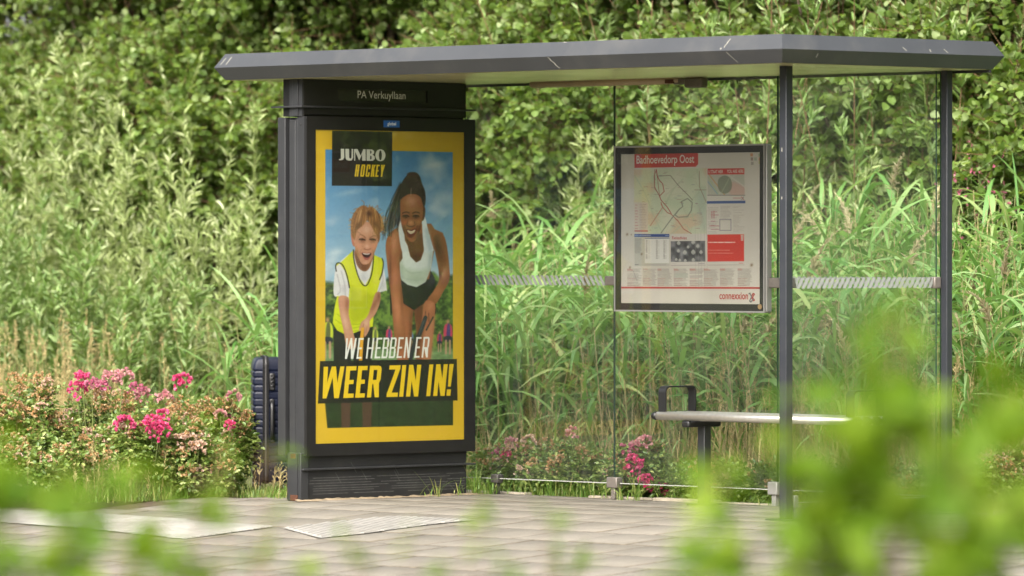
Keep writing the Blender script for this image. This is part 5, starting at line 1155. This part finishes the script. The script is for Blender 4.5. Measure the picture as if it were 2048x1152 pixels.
def left_edge(rs, n):
    u = rs.rand(n); a = np.where(u < .5, -6+5.1*rs.rand(n), -.93-.13*rs.rand(n)); b = np.where(u < .5, -.93-.07*rs.randn(n)*.6, -.9+1.1*rs.rand(n)); return a+.05*rs.randn(n), b+.06*np.abs(rs.randn(n))
grass_field('lawn_edge', 'short grass fringe along the front of the rose bed', 5200, left_edge, .05, .2, GRASS, 44, .005, 1.1, (.1, .6), .02, STRAW)
grass_field('lawn_patch', 'patch of ragged grass around the suitcase wheels', 5200, lambda rs, n: (-.72+.35*rs.randn(n)*.9, .72+.34*rs.randn(n)), .04, .13, GRASS, 45, .005, 1.1, (.1, .7), .01, STRAW, lambda s_, q_: ((s_ < -.27) & (s_+q_*.4 < .1) & (q_ > .12+.25*(s_+.4)**2)).astype(float))
grass_field('meadow_grass', 'rough grass of the roadside verge', 16000, lambda rs, n: (-26+52*rs.rand(n), -11.4-6*rs.rand(n)), .08, .3, GRASS, 46, .006)

# weeds at the foot of the shelter
def tuft(label, s_, q_, n, h, seed):
    rs = np.random.RandomState(seed); P = np.zeros((n, 3)); P[:, :2] = .018*rs.randn(n, 2)
    V, F = blades(P, rs.rand(n)*6.28, .9+.6*rs.rand(n), h*(.5+.6*rs.rand(n)), .0055, .15+.5*rs.rand(n), 5, .3*rs.randn(n))
    o = mesh_np('grass_tuft', V, F, [GRASS]); o.location = W(s_, q_, 0); tag(o, label, 'weed', 'grass tufts at the shelter base')
tuft('sparse grass tuft growing against the middle of the black plinth', .02, .93, 9, .26, 1); tuft('tiny grass tuft at the plinth left of the sparse tall one', .02, .86, 6, .13, 8)
tuft('thick bright grass tuft at the right end of the black plinth', -.03, 1.30, 60, .26, 2); tuft('thin grass tuft between the plinth middle and its right end', .0, 1.13, 10, .2, 3)
tuft('grass tuft right beside the glass clamp left of the pink roses', 1.05, 1.36, 14, .16, 4); tuft('grass tuft in front of the hot pink roses', 1.16, 1.37, 22, .22, 5)
tuft('thin grass tuft left of the glass clamp stem', .82, 1.44, 8, .16, 6); tuft('grass tuft around the dark glass clamp near the plinth', .02, 1.36, 40, .16, 7)

# roses
def bloom(rs, n, r, pet=.017):
    """a head of n small double flowers in a dome of radius r"""
    d = rdir(rs, n, .5); C = d*r*(.65+.45*rs.rand(n))[:, None]; C[:, 2] *= .8; m = 9
    a = rs.rand(n, m)*6.28; op = (.25+.9*rs.rand(n, m)); u = unit(np.cross(d, rs.randn(n, 3))); v = np.cross(d, u)
    dd = d[:, None]*np.cos(op)[..., None]+(u[:, None]*np.cos(a)[..., None]+v[:, None]*np.sin(a)[..., None])*np.sin(op)[..., None]
    return leaves(np.repeat(C, m, 0), dd.reshape(-1, 3), np.repeat(d, m, 0), pet*(.7+.6*rs.rand(n*m)), pet*.95, .15, -.2, .45, .8, .9)
def rose_bush(label, x, y, rad, H, nl, blooms, faded, seed, group='rose bushes beside the shelter', z=-.015):
    rs = np.random.RandomState(seed); t_ = thing('rose_bush', label, 'rose bush', (x, y, z), 0, group)
    nst = int(46*rad/.4); a = rs.rand(nst)*6.28; rr = rad*np.sqrt(rs.rand(nst)); top = np.stack([rr*np.cos(a), rr*np.sin(a)*.8, H*(.5+.5*rs.rand(nst))*(1-.35*(rr/rad)**2)], 1)
    P0 = top*np.array((.3, .3, 0)); bend = np.stack([top[:, 0]*.2, top[:, 1]*.2, 0*a], 1)
    V, F = stalks(P0, top, .004, .0018, bend, 4, 4); mesh_np('stems', V, F, [STEMB], t_, True)
    n = nl; k = rs.randint(0, nst, n); t = rs.rand(n)**.55; C = P0[k]*(1-t[:, None])+top[k]*t[:, None]+bend[k]*(t*(1-t)*4)[:, None]
    d = rdir(rs, n, .15); C = C+d*(.06*rs.rand(n))[:, None]; m = 5     # each leaf is five leaflets
    sd = unit(np.cross(d, Z3+.3*rs.randn(n, 3))); q = []
    for j, (fw, si) in enumerate(((.045, 0), (.03, 1), (.03, -1), (.012, 1), (.012, -1))):
        q.append(leaves(C+d*fw, unit(d*(1 if si == 0 else .45)+sd*si*.8), unit(Z3+.6*rs.randn(n, 3)), .030*(.7+.6*rs.rand(n)), .019, .18, .15, .42, .75, .75)+(0,))
    mesh_np('foliage', *join(q), [ROSEL], t_)
    for (bx_, bz, r, nf, m_) in blooms:
        yb = -rad*.55+.12*rs.randn()*.5; o = mesh_np('flower_cluster', *bloom(rs, nf, r), [m_], t_); o.location = (bx_-x, yb, bz)
        V, F = stalks(np.array([[ (bx_-x)*.5, yb*.4, .02]]), np.array([[bx_-x, yb, bz-.01]]), .004, .0025, None, 3, 5); mesh_np('flower_stalk', V, F, [STEMG], o, True); o.children[0].location = (-(bx_-x), -yb, -bz)
    for i in range(int(faded*2.4)):
        j = rs.randint(0, nst); c = top[j]+np.array((0, 0, .02))+.02*rs.randn(3)
        if c[1] > rad*.3 and rs.rand() < .6: c[1] *= -.8
        r = .024+.024*rs.rand(); o = mesh_np('faded_cluster', *bloom(rs, rs.randint(10, 22), r, .012), [[FADED, FADED, PEACH, FADED, FADED][rs.randint(0, 5)]], t_); o.location = c
    return t_
def zz(py, y): return CAMZ-(py-HOR)/FPX*y
def yq(px, q_): return (q_+AX*D2[0]+AY*D2[1])/((px-1024)/FPX*D2[0]+D2[1])
def RB(label, px, y, wpx, toppx, nl, blooms, faded, seed):
    y = yq(px, -y) if y < 0 else y; H = zz(toppx, y)
    rose_bush(label, gx(px, y), y, wpx/FPX*y/2, H, nl, [(gx(a, y-.2), zz(b, y-.2), r, n, m) for a, b, r, n, m in blooms], faded, seed)
RB('rose bush with brown faded heads at the far left edge of the bed', 20, 33.0, 210, 735, 1500, [], 26, 1)
RB('tall rose shoot with brown heads standing above the left edge of the bed', 15, 33.5, 90, 700, 300, [], 9, 10)
RB('rose bush topped by bright and pale pink heads, left half of the bed', 190, 33.1, 240, 752, 2000, [(165, 752, .042, 26, HOT), (152, 776, .05, 30, HOT), (222, 752, .05, 34, PINK), (248, 748, .045, 30, PINK), (200, 770, .04, 24, MAUVE), (186, 762, .03, 16, MAUVE)], 26, 2)
RB('rose bush with two large hot pink clusters side by side', 285, 32.75, 190, 800, 1900, [(250, 846, .052, 40, HOT), (292, 858, .055, 44, HOT), (318, 856, .055, 44, HOT), (305, 842, .05, 36, HOT), (325, 828, .035, 18, HOT)], 14, 3)
RB('rose bush with pale pink and one bright pink head, middle of the bed', 350, 33.2, 210, 768, 1800, [(362, 758, .048, 34, HOT), (286, 788, .045, 26, PINK), (326, 792, .045, 26, PINK), (270, 776, .04, 22, MAUVE)], 24, 4)
RB('rose bush with peach-coloured fading heads in front of the bed', 385, 32.8, 180, 850, 1500, [(372, 880, .052, 32, PEACH), (395, 892, .045, 26, PEACH)], 14, 5)
RB('rose bush with brown heads and a few pink ones next to the suitcase', 436, 33.2, 130, 780, 1500, [(455, 835, .03, 16, MAUVE), (460, 845, .024, 12, HOT), (465, 790, .035, 18, PINK), (440, 825, .03, 14, PINK)], 26, 6)
RB('low dark green rose bush at the front of the bed, without bright flowers', 120, 32.55, 260, 865, 2200, [], 14, 7)
RB('low leafy rose bush at the front right of the bed', 400, 32.85, 150, 900, 1500, [], 6, 8)
RB('low rose bush at the front left corner of the bed', 10, 32.6, 170, 850, 1400, [], 16, 9)
RB('low rose bush with mauve pink heads behind the first glass pane', 1035, -1.86, 180, 880, 1600, [(1000, 905, .035, 18, MAUVE), (1030, 902, .04, 22, MAUVE), (1042, 915, .03, 14, MAUVE), (1012, 912, .032, 16, HOT), (1024, 884, .035, 20, PINK), (1060, 880, .035, 20, PEACH)], 14, 21)
RB('low rose bush with orange-brown heads left of the glass joint', 1145, -1.84, 190, 890, 1700, [(1145, 858, .032, 16, PINK)], 14, 22)
RB('rose bush with hot pink clusters drooping to the pavement under the map', 1275, -1.78, 150, 885, 1300, [(1266, 920, .048, 34, HOT), (1262, 938, .036, 20, HOT), (1292, 955, .034, 24, HOT), (1298, 970, .028, 16, HOT), (1336, 972, .042, 34, HOT), (1358, 982, .03, 18, HOT), (1316, 962, .03, 16, HOT), (1255, 893, .03, 14, MAUVE), (1290, 880, .035, 18, PINK), (1275, 886, .03, 14, PINK)], 6, 23)
RB('low leafy rose bush behind the bench leg', 1420, -1.85, 190, 925, 1400, [(1290+110, 922, .02, 8, PEACH)], 4, 24)
RB('low leafy rose bush under the right end of the bench', 1610, -1.85, 230, 930, 1600, [], 3, 25)
RB('low leafy rose bush in front of the rear corner post', 1800, -1.85, 230, 930, 1500, [], 6, 26)
RB('rose bush with orange-brown faded heads right of the shelter', 1975, -1.9, 200, 870, 1800, [], 24, 27)

# willowherb right of the shelter
rs = np.random.RandomState(77); wx, wy = gx(1960, 35.2), 35.2
t_ = thing('willowherb', 'tall willowherb plant with small pink flowers right of the shelter', 'plant', (wx, wy, -.02))
n = 9; P0 = .05*rs.randn(n, 3)*np.array((1, 1, 0)); P1 = P0+np.stack([.12*rs.randn(n), .08*rs.randn(n), 1.75+.3*rs.rand(n)], 1)
mesh_np('stems', *stalks(P0, P1, .005, .002, .05*rs.randn(n, 3), 5, 5), [STEMG], t_, True)
m = 60; tt = .25+.75*rs.rand(n, m); C = (P0[:, None]*(1-tt[..., None])+P1[:, None]*tt[..., None]).reshape(-1, 3)
mesh_np('foliage', *leaves(C, unit(rdir(rs, n*m)+Z3*.4), unit(Z3+.5*rs.randn(n*m, 3)), .08*(.6+.6*rs.rand(n*m)), .02, .2, .3), [OSIER], t_)
for i in range(n):
    m = 10; C = P1[i]-np.array((0, 0, .3))*rs.rand(m)[:, None]+.04*rs.randn(m, 3)
    mesh_np('flower', *leaves(np.repeat(C, 4, 0), rdir(rs, m*4), rdir(rs, m*4), .018, .014, .1, 0), [MAUVE], t_)

# ---------------------------------------------------------------- shrubs on the near verge, a few metres from the camera, far out of focus
def near_shrub(label, sprays, base, seed, leafL=.052):
    """sprays: (photo x, photo y, distance, spread in px, leaves)"""
    rs = np.random.RandomState(seed); bxy = np.array((gx(base[0], base[1]), base[1], -.02)); t_ = thing('near_shrub', label, 'shrub', bxy, 0, 'leafy shrubs on the near verge')
    st0, st1, LV = [], [], []
    for px, py, y, r, n in sprays:
        c = np.array((gx(px, y), y, zz(py, y)))-bxy; sp = r/FPX*y
        st0.append(np.array((c[0]*.35, c[1]*.35, 0))); st1.append(c)
        k = max(1, n//6); d = rdir(rs, k, .3); e_ = c+d*sp*(.5+.8*rs.rand(k))[:, None]
        for a in e_: st0.append(c.copy()); st1.append(a)
        j = rs.randint(0, k, n); t = rs.rand(n)[:, None]; P = c*(1-t)+e_[j]*t+.25*sp*rs.randn(n, 3)*np.array((1, 1.5, 1))
        LV.append(leaves(P, rdir(rs, n, .15), unit(rdir(rs, n)+Z3*.5), leafL*(.7+.6*rs.rand(n)), leafL*.62, .15, .15, .4, .75, .8)+(0,))
    mesh_np('foliage', *join(LV), [NEAR], t_); st0, st1 = np.array(st0), np.array(st1)
    mesh_np('stems', *stalks(st0, st1, .004, .0015, None, 4, 4), [STEMB], t_, True)
near_shrub('tall bright green blurred shrub close to the camera at the lower right',
    [(1436, 950, 10.2, 30, 3), (1430, 1010, 10.0, 36, 4), (1700, 875, 9.4, 50, 9), (1720, 950, 9.3, 60, 12), (1660, 960, 9.4, 50, 8), (1790, 660, 9.7, 45, 5), (1760, 800, 9.5, 45, 6), (1985, 815, 9.5, 50, 7), (1590, 1060, 9.4, 60, 8), (1800, 640, 9.6, 55, 5), (1775, 740, 9.6, 60, 6), (1760, 880, 9.3, 60, 12), (1740, 930, 9.3, 80, 10), (1640, 990, 9.3, 80, 9), (1800, 1040, 9.3, 90, 19), (1720, 1090, 9.3, 110, 17), (1880, 1100, 9.3, 110, 20), (1985, 800, 9.6, 60, 7), (2030, 750, 9.6, 40, 4), (1950, 860, 9.5, 50, 4),
     (2010, 930, 9.3, 70, 10), (2030, 1050, 9.3, 90, 17), (1960, 1130, 9.3, 90, 16), (1580, 1060, 9.3, 60, 6), (1500, 1120, 9.3, 60, 9), (1400, 1130, 9.3, 50, 6), (1900, 960, 9.6, 40, 4), (1620, 1140, 9.3, 80, 12), (1620, 1010, 9.8, 40, 4), (1440, 1000, 10.2, 40, 2), (1850, 830, 9.5, 55, 6), (1780, 860, 9.3, 70, 9), (1930, 1020, 9.3, 80, 12), (1680, 1040, 9.3, 80, 13), (1850, 1140, 9.3, 90, 17), (1740, 1140, 9.3, 90, 16), (2040, 850, 9.5, 50, 6), (1340, 1150, 9.3, 40, 6), (1430, 930, 9.8, 26, 2), (1440, 985, 9.6, 30, 3), (1590, 780, 9.9, 24, 2), (1560, 850, 9.6, 30, 2)], (1800, 9.6), 201, .072)
near_shrub('bright green blurred shrub close to the camera at the lower left corner',
    [(10, 960, 10.0, 50, 5), (50, 1040, 10.0, 60, 6), (20, 1110, 9.9, 70, 10), (110, 1100, 10.0, 70, 9), (180, 1130, 10.0, 60, 6), (60, 1140, 9.9, 60, 6), (250, 1135, 10.2, 50, 5), (330, 1140, 10.2, 40, 4), (230, 1050, 10.4, 50, 3), (150, 1010, 10.4, 40, 3), (120, 960, 10.6, 40, 3), (280, 960, 10.6, 50, 3), (330, 1000, 10.6, 40, 3), (430, 1130, 10.4, 40, 3), (0, 900, 10.2, 40, 3), (30, 1000, 10.0, 50, 5), (100, 1060, 10.0, 60, 8), (170, 1080, 10.0, 50, 5), (300, 1100, 10.2, 50, 5), (380, 1120, 10.2, 40, 4), (200, 990, 10.4, 40, 3), (380, 1060, 10.6, 30, 3)], (120, 10.0), 202, .062)
near_shrub('thin blurred sprig of pale green leaves in front of the suitcase',
    [(450, 930, 11.0, 40, 3), (530, 905, 11.0, 34, 2), (400, 950, 11.0, 40, 2), (230, 930, 11.2, 40, 3), (540, 1030, 11.5, 14, 3), (400, 1020, 10.5, 24, 3), (310, 1080, 11.5, 16, 4), (510, 1120, 11.5, 18, 4)], (440, 10), 203, .048)
near_shrub('low blurred sprig in front of the pavement at the bottom centre',
    [(960, 1000, 12.0, 16, 2), (930, 1060, 11.5, 20, 3), (960, 1095, 11.5, 18, 3), (815, 1085, 11.0, 16, 2), (700, 1065, 12, 12, 2), (735, 1130, 11, 20, 3), (600, 1145, 11, 22, 4), (1100, 1050, 11.5, 14, 2), (1112, 1115, 12.5, 12, 3), (1160, 1140, 12.5, 12, 3), (900, 1150, 11, 20, 3), (1040, 1130, 11.5, 20, 2)], (950, 11.5), 204, .046)
